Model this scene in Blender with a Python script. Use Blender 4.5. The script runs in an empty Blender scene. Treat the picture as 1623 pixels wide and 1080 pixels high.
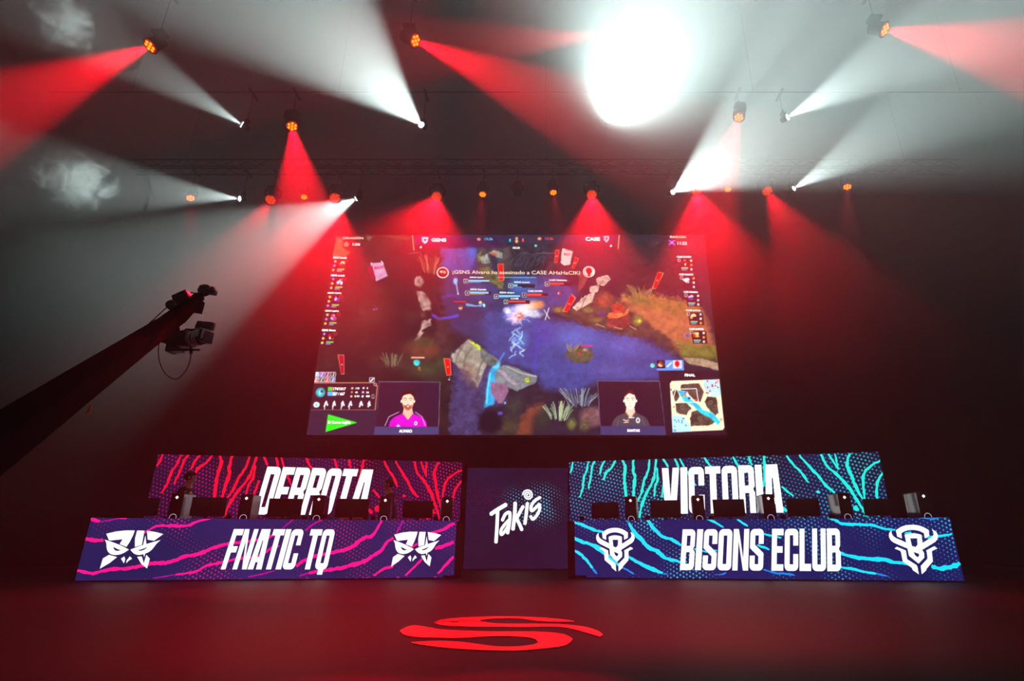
import bpy, bmesh, math, random
import numpy as np
from mathutils import Vector, Matrix

# ------------------------------------------------------------------ camera
W_PX, H_PX = 1623, 1080
F_PX, CX, CY = 900.0, 865.0, 540.0
PITCH = math.radians(20.1)
CAM_H = 0.515
sc = bpy.context.scene
COL = sc.collection
cam_data = bpy.data.cameras.new('camera')
cam_data.sensor_width = 36.0
cam_data.lens = 36.0 * F_PX / W_PX
cam_data.shift_x = -(CX - W_PX / 2) / W_PX
cam_data.clip_start = 0.05
cam_data.clip_end = 200
cam = bpy.data.objects.new('camera', cam_data)
COL.objects.link(cam)
cam.location = (0, 0, CAM_H)
cam.rotation_euler = (math.radians(90) + PITCH, 0, 0)
sc.camera = cam

# ------------------------------------------------------------------ look
sc.view_settings.view_transform = 'Standard'
sc.view_settings.look = 'None'
sc.view_settings.gamma = 1.0
sc.view_settings.use_curve_mapping = False
sc.view_settings.exposure = 0.0
cy = sc.cycles
cy.use_denoising = True
try:
    cy.denoiser = 'OPENIMAGEDENOISE'
    cy.denoising_input_passes = 'RGB_ALBEDO'
    cy.denoising_prefilter = 'ACCURATE'
except Exception:
    pass
cy.max_bounces = 4
cy.diffuse_bounces = 1
cy.glossy_bounces = 2
cy.transmission_bounces = 2
cy.transparent_max_bounces = 8
cy.volume_bounces = 1
cy.use_light_tree = True
cy.sample_clamp_indirect = 4.0
cy.use_adaptive_sampling = False
cy.volume_max_steps = 18
cy.volume_step_rate = 1.0

# ------------------------------------------------------------------ haze filling the hall, almost no ambient light
HAZE = 0.04
HAZE_LO, HAZE_HI = 2.5, 9.5
world = bpy.data.worlds.new('hall_air')
sc.world = world
world.use_nodes = True
wn = world.node_tree
for n in list(wn.nodes):
    wn.nodes.remove(n)
wo = wn.nodes.new('ShaderNodeOutputWorld')
wb = wn.nodes.new('ShaderNodeBackground')
wb.inputs[0].default_value = (0, 0, 0, 1)
wb.inputs[1].default_value = 0.0
wn.links.new(wb.outputs[0], wo.inputs[0])
wv = wn.nodes.new('ShaderNodeVolumeScatter')
wv.inputs['Color'].default_value = (1, 1, 1, 1)
# the smoke hangs under the roof and thins out towards the floor
wg = wn.nodes.new('ShaderNodeNewGeometry'); wx = wn.nodes.new('ShaderNodeSeparateXYZ')
wn.links.new(wg.outputs['Position'], wx.inputs[0])
wr = wn.nodes.new('ShaderNodeMapRange'); wr.interpolation_type = 'SMOOTHSTEP'
wr.inputs[1].default_value = HAZE_LO; wr.inputs[2].default_value = HAZE_HI
wr.inputs[3].default_value = HAZE * 0.085; wr.inputs[4].default_value = HAZE
wn.links.new(wx.outputs['Z'], wr.inputs[0]); wn.links.new(wr.outputs[0], wv.inputs['Density'])
wv.inputs['Anisotropy'].default_value = 0.25
wn.links.new(wv.outputs[0], wo.inputs['Volume'])
world.cycles.volume_sampling = 'EQUIANGULAR'
world.cycles.homogeneous_volume = False
world.cycles.volume_step_size = 2.5

# ------------------------------------------------------------------ photo pixel -> ray -> world
CP, SP = math.cos(PITCH), math.sin(PITCH)
def ray(px, py):
    a = (px - CX) / F_PX
    b = (CY - py) / F_PX
    return Vector((a, CP - SP * b, SP + CP * b))
def at_y(px, py, Y):
    d = ray(px, py)
    return Vector((0, 0, CAM_H)) + d * (Y / d.y)
def at_z(px, py, Z):
    d = ray(px, py)
    return Vector((0, 0, CAM_H)) + d * ((Z - CAM_H) / d.z)
def project(x, y, z):
    zc = z - CAM_H
    dep = y * CP + zc * SP
    return CX + F_PX * x / dep, CY - F_PX * (-y * SP + zc * CP) / dep

class Plane:
    """upright flat surface: origin o, horizontal unit u, up +z, normal n towards the hall"""
    def __init__(s, o, u):
        s.o = Vector(o); s.u = Vector(u).normalized(); s.w = Vector((0, 0, 1))
        s.n = s.u.cross(s.w).normalized()          # points to -Y when u = +X
    def hit(s, px, py):
        d = ray(px, py); c = Vector((0, 0, CAM_H))
        t = (s.o - c).dot(s.n) / d.dot(s.n)
        r = c + d * t - s.o
        return r.dot(s.u), r.z
    def p(s, a, b, lift=0.0):
        return s.o + s.u * a + s.w * b + s.n * lift
    def px(s, px, py, lift=0.0):
        a, b = s.hit(px, py)
        return s.p(a, b, lift)

# ------------------------------------------------------------------ colour + materials
def lin(c):
    out = []
    for v in c:
        v = v / 255.0
        out.append(v / 12.92 if v <= 0.04045 else ((v + 0.055) / 1.055) ** 2.4)
    return tuple(out)
MATS = {}
def mat_pbr(name, rgb, rough=0.5, metal=0.0, spec=0.5, noise=0.0, nscale=20.0, bump=0.0):
    if name in MATS: return MATS[name]
    m = bpy.data.materials.new(name); m.use_nodes = True
    nt = m.node_tree; b = nt.nodes['Principled BSDF']
    c = lin(rgb)
    b.inputs['Base Color'].default_value = (*c, 1)
    b.inputs['Roughness'].default_value = rough
    b.inputs['Metallic'].default_value = metal
    b.inputs['Specular IOR Level'].default_value = spec
    if noise or bump:
        tc = nt.nodes.new('ShaderNodeTexCoord')
        nz = nt.nodes.new('ShaderNodeTexNoise'); nz.inputs['Scale'].default_value = nscale
        nz.inputs['Detail'].default_value = 4
        nt.links.new(tc.outputs['Object'], nz.inputs['Vector'])
        if noise:
            mx = nt.nodes.new('ShaderNodeMix'); mx.data_type = 'RGBA'
            mx.inputs[6].default_value = (*[v * (1 - noise) for v in c], 1)
            mx.inputs[7].default_value = (*[min(1, v * (1 + noise)) for v in c], 1)
            nt.links.new(nz.outputs['Fac'], mx.inputs[0])
            nt.links.new(mx.outputs[2], b.inputs['Base Color'])
        if bump:
            bp = nt.nodes.new('ShaderNodeBump'); bp.inputs['Strength'].default_value = bump
            bp.inputs['Distance'].default_value = 0.01
            nt.links.new(nz.outputs['Fac'], bp.inputs['Height'])
            nt.links.new(bp.outputs[0], b.inputs['Normal'])
    MATS[name] = m
    return m
def mat_emit(name, rgb, strength=1.0, sample='NONE', raw=False):
    if name in MATS: return MATS[name]
    m = bpy.data.materials.new(name); m.use_nodes = True
    nt = m.node_tree
    for n in list(nt.nodes): nt.nodes.remove(n)
    o = nt.nodes.new('ShaderNodeOutputMaterial'); e = nt.nodes.new('ShaderNodeEmission')
    e.inputs[0].default_value = (*(rgb if raw else lin(rgb)), 1); e.inputs[1].default_value = strength
    nt.links.new(e.outputs[0], o.inputs[0])
    m.cycles.emission_sampling = sample
    MATS[name] = m
    return m

# ------------------------------------------------------------------ mesh helpers
class MB:
    def __init__(s): s.v = []; s.f = []
    def add(s, vs, fs):
        k = len(s.v); s.v += [tuple(v) for v in vs]; s.f += [tuple(i + k for i in f) for f in fs]
    def box(s, c, size, M=None, bev=0.0):
        x, y, z = [q / 2 for q in size]
        c = Vector(c)
        if bev <= 0:
            vs = [Vector((a * x, b * y, d * z)) for d in (-1, 1) for a, b in ((-1, -1), (1, -1), (1, 1), (-1, 1))]
            fs = [(3, 2, 1, 0), (4, 5, 6, 7), (0, 1, 5, 4), (1, 2, 6, 5), (2, 3, 7, 6), (3, 0, 4, 7)]
        else:
            bm = bmesh.new(); bmesh.ops.create_cube(bm, size=1)
            for v in bm.verts: v.co = Vector((v.co.x * 2 * x, v.co.y * 2 * y, v.co.z * 2 * z))
            bmesh.ops.bevel(bm, geom=bm.edges[:], offset=bev, segments=2, affect='EDGES', profile=0.5)
            bm.verts.ensure_lookup_table()
            vs = [v.co.copy() for v in bm.verts]; fs = [tuple(v.index for v in f.verts) for f in bm.faces]
            bm.free()
        vs = [(M @ v if M else v) + c for v in vs]
        s.add(vs, fs)
    def tube(s, pts, r, n=10, cap=True):
        pts = [Vector(p) for p in pts]; rs = r if isinstance(r, (list, tuple)) else [r] * len(pts)
        rings = []
        prev = None
        for i, p in enumerate(pts):
            t = (pts[min(i + 1, len(pts) - 1)] - pts[max(i - 1, 0)]).normalized()
            if prev is None:
                a = t.orthogonal().normalized()
            else:
                a = (prev - t * prev.dot(t)).normalized()
            prev = a; b = t.cross(a)
            rings.append([p + (a * math.cos(2 * math.pi * k / n) + b * math.sin(2 * math.pi * k / n)) * rs[i] for k in range(n)])
        vs = [v for R in rings for v in R]; fs = []
        for i in range(len(pts) - 1):
            for k in range(n):
                fs.append((i * n + k, i * n + (k + 1) % n, (i + 1) * n + (k + 1) % n, (i + 1) * n + k))
        if cap:
            fs.append(tuple(reversed(range(n)))); fs.append(tuple((len(pts) - 1) * n + k for k in range(n)))
        s.add(vs, fs)
    def lathe(s, prof, M=None, c=(0, 0, 0), n=24):
        """prof: (radius, z) list, around local z"""
        c = Vector(c); vs = []; fs = []
        for r, z in prof:
            for k in range(n):
                v = Vector((r * math.cos(2 * math.pi * k / n), r * math.sin(2 * math.pi * k / n), z))
                vs.append((M @ v if M else v) + c)
        for i in range(len(prof) - 1):
            for k in range(n):
                fs.append((i * n + k, i * n + (k + 1) % n, (i + 1) * n + (k + 1) % n, (i + 1) * n + k))
        fs.append(tuple(reversed(range(n)))); fs.append(tuple((len(prof) - 1) * n + k for k in range(n)))
        s.add(vs, fs)
    def ball(s, c, r, M=None, nu=16, nv=10):
        prof = [(max(1e-4, math.sin(math.pi * i / nv)), -math.cos(math.pi * i / nv)) for i in range(nv + 1)]
        r = Vector(r) if isinstance(r, (tuple, list, Vector)) else Vector((r, r, r))
        S = Matrix.Diagonal(r)
        s.lathe(prof, (M @ S) if M else S, c, nu)
    def build(s, name, mat, parent=None, smooth=False, origin=None):
        me = bpy.data.meshes.new(name)
        o0 = Vector(origin) if origin is not None else (parent_world(parent) if parent else Vector((0, 0, 0)))
        me.from_pydata([tuple(Vector(v) - o0) for v in s.v], [], s.f)
        me.validate()
        if smooth:
            me.polygons.foreach_set('use_smooth', [True] * len(me.polygons))
            try: me.set_sharp_from_angle(angle=math.radians(40))
            except Exception: pass
        me.materials.append(mat)
        o = bpy.data.objects.new(name, me); COL.objects.link(o)
        if parent:
            o.parent = parent
        else:
            o.location = o0
        return o
WPOS = {}
def parent_world(p):
    v = Vector((0, 0, 0))
    while p is not None:
        v += p.location; p = p.parent
    return v
def thing(name, label, cat, loc, group=None):
    o = bpy.data.objects.new(name, None); COL.objects.link(o)
    o.empty_display_size = 0.2
    o.location = loc; o['label'] = label; o['category'] = cat
    if group: o['group'] = group
    return o
def tag(o, label, cat, group=None):
    o['label'] = label; o['category'] = cat
    if group: o['group'] = group
    return o
def structure(o, label=None):
    o['kind'] = 'structure'
    return o
def frame_z(d, up=Vector((0, 0, 1))):
    """matrix whose +z is d"""
    d = Vector(d).normalized()
    x = up.cross(d)
    x = Vector((1, 0, 0)) if x.length < 1e-4 else x.normalized()
    return Matrix((x, d.cross(x), d)).transposed()
# ------------------------------------------------------------------ the hall
def floor_material():
    m = bpy.data.materials.new('black_stage_vinyl'); m.use_nodes = True
    nt = m.node_tree; b = nt.nodes['Principled BSDF']
    tc = nt.nodes.new('ShaderNodeTexCoord'); mp = nt.nodes.new('ShaderNodeMapping')
    mp.inputs['Scale'].default_value = (0.7, 9.0, 1)
    nz = nt.nodes.new('ShaderNodeTexNoise'); nz.inputs['Scale'].default_value = 3.0; nz.inputs['Detail'].default_value = 8
    nz.inputs['Roughness'].default_value = 0.7
    nt.links.new(tc.outputs['Object'], mp.inputs[0]); nt.links.new(mp.outputs[0], nz.inputs['Vector'])
    cr = nt.nodes.new('ShaderNodeMapRange'); cr.inputs[1].default_value = 0.3; cr.inputs[2].default_value = 0.7
    cr.inputs[3].default_value = 0.004; cr.inputs[4].default_value = 0.010
    nt.links.new(nz.outputs['Fac'], cr.inputs[0])
    cb = nt.nodes.new('ShaderNodeCombineColor')
    for i in range(3): nt.links.new(cr.outputs[0], cb.inputs[i])
    nt.links.new(cb.outputs[0], b.inputs['Base Color'])
    r2 = nt.nodes.new('ShaderNodeMapRange'); r2.inputs[3].default_value = 0.48; r2.inputs[4].default_value = 0.62
    nt.links.new(nz.outputs['Fac'], r2.inputs[0]); nt.links.new(r2.outputs[0], b.inputs['Roughness'])
    b.inputs['Specular IOR Level'].default_value = 0.05
    return m
M_FLOOR = floor_material()
M_DRAPE = mat_pbr('black_wool_drape', (2, 2, 2), 1.0, spec=0.0, noise=0.2, nscale=3)
M_CEIL = mat_pbr('black_ceiling_paint', (6, 6, 6), 1.0, spec=0.0)
M_BLACK = mat_pbr('black_powder_coat', (7, 7, 7), 0.8, spec=.05, noise=0.2, nscale=40)
M_BLACKM = mat_pbr('black_matte_plastic', (14, 14, 15), 0.7)
M_TRUSS = mat_pbr('black_painted_aluminium', (5, 5, 5), 0.8, spec=.1)

X0, X1, YB, ZC = -15.0, 14.0, 19.0, 15.0
f = MB(); f.box((0, 7.5, -0.1), (X1 - X0 + 2, 25, 0.2)); structure(f.build('floor', M_FLOOR))
def drape(name, a, b, h, n):
    """folded cloth from a to b"""
    mb = MB(); a = Vector(a); b = Vector(b); t = (b - a); L = t.length; t.normalize(); nn = Vector((-t.y, t.x, 0))
    vs = []; fs = []
    for i in range(n + 1):
        p = a + t * (L * i / n) + nn * (0.09 * math.sin(i * 1.7) + 0.03 * math.sin(i * 0.63))
        vs += [p, p + Vector((0, 0, h))]
    for i in range(n): fs.append((2 * i, 2 * i + 2, 2 * i + 3, 2 * i + 1))
    k = len(vs)
    for i in range(n + 1):
        p = vs[2 * i] + nn * 0.0
    off = nn * -0.25
    vs2 = [v + off for v in vs]
    mb.add(vs, fs); mb.add(vs2, [tuple(reversed(q)) for q in fs])
    return structure(mb.build(name, M_DRAPE, smooth=True))
drape('wall_back', (X0, YB, 0), (X1, YB, 0), ZC, 200)
drape('wall_left', (X0, -4, 0), (X0, YB, 0), ZC, 160)
drape('wall_right', (X1, YB, 0), (X1, -4, 0), ZC, 160)
f = MB(); f.box((0, 7.5, ZC + 0.1), (X1 - X0 + 2, 25, 0.2)); structure(f.build('ceiling', M_CEIL))
# ------------------------------------------------------------------ trusses and the lamps on them
Y_FRONT, Y_MID, Y_REAR = 8.6, 10.8, 13.8
def truss(y, z, x0, x1, label):
    t = thing('lighting_truss', label, 'truss', (0, y, z), 'flown lighting trusses over the stage')
    ch = MB(); s = 0.15
    for a in (-1, 1):
        for b in (-1, 1):
            ch.tube([(x0, y + a * s, z + b * s), (x1, y + a * s, z + b * s)], 0.024, 8)
    ch.build('chord', M_TRUSS, t)
    lt = MB(); x = x0; k = 0; st = 0.5
    while x < x1 - 0.01:
        for a, b, c, d in ((-1, -1, -1, 1), (1, -1, 1, 1), (-1, 1, 1, 1), (-1, -1, 1, -1)):
            p, q = (a, b), (c, d)
            if k % 2: p, q = q, p
            lt.tube([(x, y + p[0] * s, z + p[1] * s), (min(x + st, x1), y + q[0] * s, z + q[1] * s)], 0.011, 5)
        x += st; k += 1
    lt.build('lacing', M_TRUSS, t)
    for xx in (x0 + 1.5, (x0 + x1) / 2, x1 - 1.5):
        h = MB(); h.tube([(xx, y, z + s), (xx, y, ZC - 0.01)], 0.008, 6); h.build('hoist_cable', M_TRUSS, t)
    return t

M_LENS_W = mat_emit('white_beam_lens', (0.85, 1.0, 0.98), 40, raw=True)
M_LED_R = mat_emit('lit_amber_red_led', (1.0, 0.30, 0.004), 2.6, raw=True)
M_LED_R2 = mat_emit('lit_orange_led', (1.0, 0.07, 0.008), 1.5, raw=True)
M_FACE_R = mat_emit('glowing_red_face', (0.9, 0.012, 0.004), 0.6, raw=True)
M_FACE_OFF = mat_pbr('dark_lamp_glass', (30, 30, 32), 0.2)

def spot(parent, pos, d, color, power, cone, blend, rad=0.06):
    l = bpy.data.lights.new('beam', 'SPOT')
    l.color = color; l.energy = power; l.spot_size = math.radians(cone); l.spot_blend = blend
    l.shadow_soft_size = rad; l.use_shadow = True
    o = bpy.data.objects.new('beam', l); COL.objects.link(o)
    o.parent = parent
    o.location = Vector(pos) - parent_world(parent)
    o.rotation_euler = Vector(d).to_track_quat('-Z', 'Y').to_euler()
    return o

def moving_head(S, d, r, kind, label, group, ztruss, beam=None, lit=True):
    """S lens centre, d aim, r lens radius"""
    S = Vector(S); d = Vector(d).normalized()
    L = r * 1.35
    back = S - d * L                        # pivot of the head
    # the clamp sits under the truss line
    top = Vector((back.x, back.y, min(ztruss - 0.19, back.z + L + .12)))
    t = thing(name={'white': 'beam_moving_head', 'wash': 'wash_moving_head'}[kind], label=label, cat='stage light', loc=top, group=group)
    b = MB(); b.box(top - Vector((0, 0, 0.05)), (r * 1.9, r * 1.6, 0.07), bev=0.015)
    b.tube([top + Vector((0, 0, 0)), top + Vector((0, 0, 0.06))], 0.03, 8)
    b.build('base', M_BLACK, t, smooth=True)
    b = MB(); b.tube([top + Vector((0, 0, .02)), Vector((top.x, top.y, ztruss - .176))], 0.009, 6); b.build('hanging_pipe', M_TRUSS, t)
    b = MB(); b.box((top.x, top.y, ztruss - .172), (.06, .40, .03)); b.build('clamp', M_TRUSS, t)
    # yoke: two arms straddling the pivot, turned across the aim
    hx = Vector((d.x, d.y, 0)); hx = Vector((0, 1, 0)) if hx.length < 1e-3 else hx.normalized()
    side = Vector((-hx.y, hx.x, 0))
    y = MB(); zt = top.z - 0.10
    A = [back + side * s * (r * 1.35) for s in (-1, 1)]
    for a in A:
        y.tube([Vector((a.x, a.y, zt - 0.02)), Vector((a.x, a.y, back.z))], r * 0.24, 8)
        y.tube([a, back + (a - back) * 0.7], r * 0.26, 8)
    y.tube([Vector((A[0].x, A[0].y, zt - 0.02)), Vector((A[1].x, A[1].y, zt - 0.02))], r * 0.26, 8)
    y.build('yoke', M_BLACK, t, smooth=True)
    M = frame_z(d); h = MB()
    prof = [(r * 0.55, -L * 0.95), (r * 0.95, -L * 0.75), (r * 1.02, 0), (r * 1.0, L * 0.7), (r * 1.15, L * 0.85), (r * 1.2, L * 1.0), (r * 1.08, L * 1.02), (r * 1.04, L * 0.93)]
    h.lathe(prof, M, back, 24)
    head = h.build('head', M_BLACK, t, smooth=True)
    g = MB(); g.lathe([(r, 0), (r, 0.01)], M, S - d * 0.0, 24)
    if kind == 'white':
        g.build('lens', M_LENS_W, t)
    else:
        g.build('lamp_face', M_FACE_R if lit else M_FACE_OFF, t)
        e = MB(); pts = [(0, 0)]
        if r < 0.16:
            pts += [(0.62 * math.cos(k * math.pi / 3), 0.62 * math.sin(k * math.pi / 3)) for k in range(6)]; er = 0.22
        else:
            pts += [(0.42 * math.cos(k * math.pi / 3), 0.42 * math.sin(k * math.pi / 3)) for k in range(6)]
            pts += [(0.82 * math.cos(k * math.pi / 6), 0.82 * math.sin(k * math.pi / 6)) for k in range(12)]; er = 0.11
        for a, c in pts:
            e.lathe([(r * er, 0.008), (r * er, 0.02)], M, S + M @ Vector((a * r, c * r, 0)), 10)
        e.build('led_cluster', (M_LED_R if r < .145 else M_LED_R2) if lit else M_FACE_OFF, t)
    if beam:
        col, power, cone, blend = beam
        spot(t, S + d * 0.035, d, col, power, cone, blend, rad=r * 0.5)
    return t

ZT = {}
def lamp(px, py, Y, q, r, kind, label, beam=None, lit=True):
    S = at_y(px, py, Y)
    T = at_y(q[0], q[1], q[2])
    g = 'white beam lamps on the trusses' if kind == 'white' else 'red wash lamps on the trusses'
    zt = {Y_FRONT: TZ[0], Y_MID: TZ[1], Y_REAR: TZ[2]}[Y]
    return moving_head(S, T - S, r, kind, label, g, zt, beam, lit)
TZ = (11.55, 11.0, 10.95)
WHITE = (0.80, 1.0, 0.95); RED = (1.0, 0.003, 0.020)
truss(Y_FRONT, TZ[0], -12, 12, 'black lattice truss nearest the audience above the upper red lamps')
_t = thing('lighting_bar', 'thin black lighting bar in the middle of the rig', 'lighting bar', (0, Y_MID, TZ[1] - .15))
_b = MB(); _b.tube([(-12, Y_MID, TZ[1] - .15), (12, Y_MID, TZ[1] - .15)], .013, 8); _b.build('pipe', M_TRUSS, _t)
for _x in (-10, -5, 0, 5, 10):
    _b = MB(); _b.tube([(_x, Y_MID, TZ[1] - .14), (_x, Y_MID, ZC - .01)], .006, 6); _b.build('hoist_cable', M_TRUSS, _t)
truss(Y_REAR, TZ[2], -12, 12, 'black lattice truss just in front of the big screen')
WP = 2500
LW = [ # px, py, Y, aim(px,py,Y), power, cone, blend, label
 (384, 198, Y_MID, (240, 110, 9.6), 1.3, 32, .7, 'white beam lamp aimed up left, beside the dark gap left of centre'),
 (668, 198, Y_MID, (532, 62, 7.9), 3.2, 40, .45, 'white lamp throwing the wide pale beam up left of centre'),
 (965, 190, Y_MID, (1045, 42, 7.1), 6.0, 62, 1.0, 'brightest white lamp, glaring towards the viewer right of centre'),
 (1248, 186, Y_MID, (1400, 100, 9.2), 2.2, 40, .6, 'white lamp with narrow beam rising to the upper right'),
 (1258, 299, Y_REAR, (1440, 190, 11.3), 2.0, 40, .6, 'white lamp with the lowest beam rising to the right'),
 (1066, 305, Y_REAR, (1190, 225, 11.4), 3.2, 54, .4, 'white lamp with bright fan beam just right above the big screen'),
 (565, 315, Y_REAR, (430, 380, 14.2), 3.4, 46, .4, 'white lamp with bright fan beam at upper left corner of the big screen'),
 (380, 315, Y_REAR, (200, 298, 11.9), 1.3, 32, .6, 'white lamp sending a flat beam left through the smoke'),
]
for px, py, Y, q, pw, cone, bl, lab in LW:
    lamp(px, py, Y, q, 0.065, 'white', lab, (WHITE, pw * WP, cone, bl))
RP = 2600
LR = [
 (238, 73, Y_FRONT, (60, 150, 7.7), .13, 4.6, 24, .3, 'red lamp at far upper left, its beam going down left'),
 (463, 200, Y_MID, (478, 310, 10.3), .13, 4.2, 25, .25, 'red lamp with short saturated beam pointing down, left of centre'),
 (658, 64, Y_FRONT, (800, 128, 8.3), .13, 4.8, 21, .3, 'red lamp at top, left of centre, its beam crossing down right'),
 (963, 55, Y_FRONT, (800, 68, 8.4), .13, 2.4, 20, .3, 'red lamp at top right of centre with beam going flat left'),
 (1402, 47, Y_FRONT, (1600, 82, 7.6), .13, 3.8, 30, .3, 'red lamp at far upper right with pinkish beam to the right'),
 (1171, 186, Y_MID, (1118, 350, 10.0), .12, 2.0, 24, .3, 'red lamp above the bright fan beam, pointing down left'),
 (429, 317, Y_REAR, (385, 390, 12.5), .15, 1.0, 26, .4, 'large red lamp left of the big screen, veiled by white haze'),
 (531, 314, Y_REAR, (500, 430, 11.5), .15, 3.6, 36, .4, 'large red lamp above the left edge of the big screen inside the white beam'),
 (692, 312, Y_REAR, (668, 392, 11.6), .15, 3.0, 34, .4, 'large red lamp above left part of the big screen with many diodes'),
 (938, 309, Y_REAR, (942, 400, 12.0), .15, 3.0, 32, .4, 'large red lamp above right part of the big screen with many diodes'),
 (1104, 303, Y_REAR, (1125, 430, 11.5), .15, 3.6, 34, .4, 'large red lamp over the right edge of the big screen, lost in glare'),
 (1216, 303, Y_REAR, (1262, 385, 12.5), .15, 1.2, 30, .4, 'large red lamp right of the big screen, veiled by white haze'),
 (302, 314, Y_REAR, (302, 390, 13.4), .12, .12, 22, .5, 'small red lamp at far left of the rear truss'),
 (482, 312, Y_REAR, (482, 390, 13.4), .10, .1, 22, .5, 'small red lamp directly below the short saturated red beam'),
 (765, 308, Y_REAR, (757, 372, 13.4), .11, .12, 24, .5, 'small red lamp left of the unlit lamp above screen centre'),
 (877, 305, Y_REAR, (886, 372, 13.4), .11, .12, 24, .5, 'small red lamp right of the unlit lamp above screen centre'),
 (1154, 300, Y_REAR, (1156, 372, 13.4), .10, .12, 22, .5, 'small red lamp washed out in the bright fan beam at right'),
 (1343, 296, Y_REAR, (1343, 370, 13.4), .12, .12, 22, .5, 'small red lamp at far right of the rear truss'),
]
for px, py, Y, q, r, pw, cone, bl, lab in LR:
    lamp(px, py, Y, q, r, 'wash', lab, (RED, pw * RP, cone, bl))
lamp(820, 306, Y_REAR, (820, 380, 13.0), .11, 'wash', 'unlit lamp between two small red lamps above screen centre', None, lit=False)

# two more red washes on a truss over the stage edge, above the picture: their pools graze its lower border
truss(2.6, 10.95, -5, 5, 'black lattice truss over the stage edge, above the picture')
for x, y, tx, ty in ((-.15, 2.6, -.08, 2.44), (-1.2, 2.6, -.78, 2.32)):
    S = Vector((x, y, 10.0))
    moving_head(S, Vector((tx, ty, 0)) - S, .13, 'wash', 'red wash lamp over the stage edge, above the picture', 'red washes over the stage edge', 10.95, (RED, 14 * RP, 6.0, .35))
# ------------------------------------------------------------------ flat artwork shown on the LED walls (polygons in photo pixels, laid on the real panel plane)
def densify(pts, step=6.0):
    out = []
    for i in range(len(pts) - 1):
        a, b = pts[i], pts[i + 1]; L = math.hypot(b[0] - a[0], b[1] - a[1]); n = max(1, int(L / step))
        for k in range(n): out.append(tuple(a[j] + (b[j] - a[j]) * k / n for j in range(len(a))))
    out.append(pts[-1]); return out
def smooth_line(pts, k=5):
    """Catmull-Rom through the given points"""
    P = [pts[0]] + list(pts) + [pts[-1]]; out = []
    for i in range(1, len(P) - 2):
        p0, p1, p2, p3 = P[i - 1], P[i], P[i + 1], P[i + 2]
        for s in range(k):
            t = s / k
            out.append(tuple(0.5 * ((2 * p1[j]) + (-p0[j] + p2[j]) * t + (2 * p0[j] - 5 * p1[j] + 4 * p2[j] - p3[j]) * t * t + (-p0[j] + 3 * p1[j] - 3 * p2[j] + p3[j]) * t ** 3) for j in range(len(p1))))
    out.append(tuple(pts[-1])); return out
class Art:
    """collects polygons in (a, b) coordinates of a panel; builds one flat mesh lifted off the panel"""
    def __init__(s, plane): s.pl = plane; s.v = []; s.f = []
    def poly_ab(s, pts):
        k = len(s.v); s.v += list(pts); s.f.append(tuple(range(k, k + len(pts))))
    def poly(s, pts): s.poly_ab([s.pl.hit(*p) for p in pts])
    def quads(s, L, R):
        for i in range(len(L) - 1): s.poly([L[i], L[i + 1], R[i + 1], R[i]])
    def ribbon_ab(s, pts, w, jag=0.25, seed=1, taper=0.0):
        rnd = random.Random(seed); L = []; R = []; n = len(pts)
        for i, p in enumerate(pts):
            a = pts[max(0, i - 1)]; b = pts[min(n - 1, i + 1)]
            dx, dy = b[0] - a[0], b[1] - a[1]; m = math.hypot(dx, dy) or 1; nx, ny = -dy / m, dx / m
            u = i / max(1, n - 1); tp = 1 - taper * (2 * abs(u - .5)) ** 2
            wl = w * .5 * tp * (1 + rnd.uniform(-jag, jag)); wr = w * .5 * tp * (1 + rnd.uniform(-jag, jag))
            L.append((p[0] + nx * wl, p[1] + ny * wl)); R.append((p[0] - nx * wr, p[1] - ny * wr))
        for i in range(n - 1): s.poly_ab([L[i], L[i + 1], R[i + 1], R[i]])
    def clip(s, a0, a1, b0, b1):
        s.v = [(min(max(a, a0), a1), min(max(b, b0), b1)) for a, b in s.v]
    def build(s, name, mat, parent, lift):
        bm = bmesh.new()
        o0 = parent_world(parent)
        for f in s.f:
            vs = [bm.verts.new(s.pl.p(*s.v[i], lift) - o0) for i in f]
            try: bm.faces.new(vs)
            except Exception: pass
        bm.normal_update()
        for fc in bm.faces:
            if fc.normal.dot(s.pl.n) < 0: fc.normal_flip()
        bmesh.ops.triangulate(bm, faces=[f for f in bm.faces if len(f.verts) > 4])
        me = bpy.data.meshes.new(name); bm.to_mesh(me); bm.free(); me.materials.append(mat)
        o = bpy.data.objects.new(name, me); COL.objects.link(o); o.parent = parent
        return o

# --- heavy condensed capitals; each glyph is a list of polygons in a 1 x 1 cell
T, B_ = .37, .155
def _arc(cx, cy, rx, ry, a0, a1, n=5):
    return [(cx + rx * math.cos(math.radians(a0 + (a1 - a0) * i / n)), cy + ry * math.sin(math.radians(a0 + (a1 - a0) * i / n))) for i in range(n + 1)]
def _rect(x0, y0, x1, y1): return [(x0, y0), (x1, y0), (x1, y1), (x0, y1)]
RX, RY = .30, .12
def _corner(x0, y0, x1, y1, sx, sy):
    """bar end piece filling the box with its outer corner (sx, sy) rounded"""
    cxs = {(-1, 1): (x0 + RX, y1 - RY, 180, 90), (1, 1): (x1 - RX, y1 - RY, 90, 0), (1, -1): (x1 - RX, y0 + RY, 0, -90), (-1, -1): (x0 + RX, y0 + RY, 270, 180)}[(sx, sy)]
    arc = _arc(cxs[0], cxs[1], RX, RY, cxs[2], cxs[3])
    if (sx, sy) == (-1, 1): return [(x0, y0)] + arc + [(x1, y1), (x1, y0)]
    if (sx, sy) == (1, 1): return [(x0, y0), (x0, y1)] + arc + [(x1, y0)]
    if (sx, sy) == (1, -1): return [(x0, y0), (x0, y1), (x1, y1)] + arc
    return arc + [(x0, y1), (x1, y1), (x1, y0)]
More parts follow.
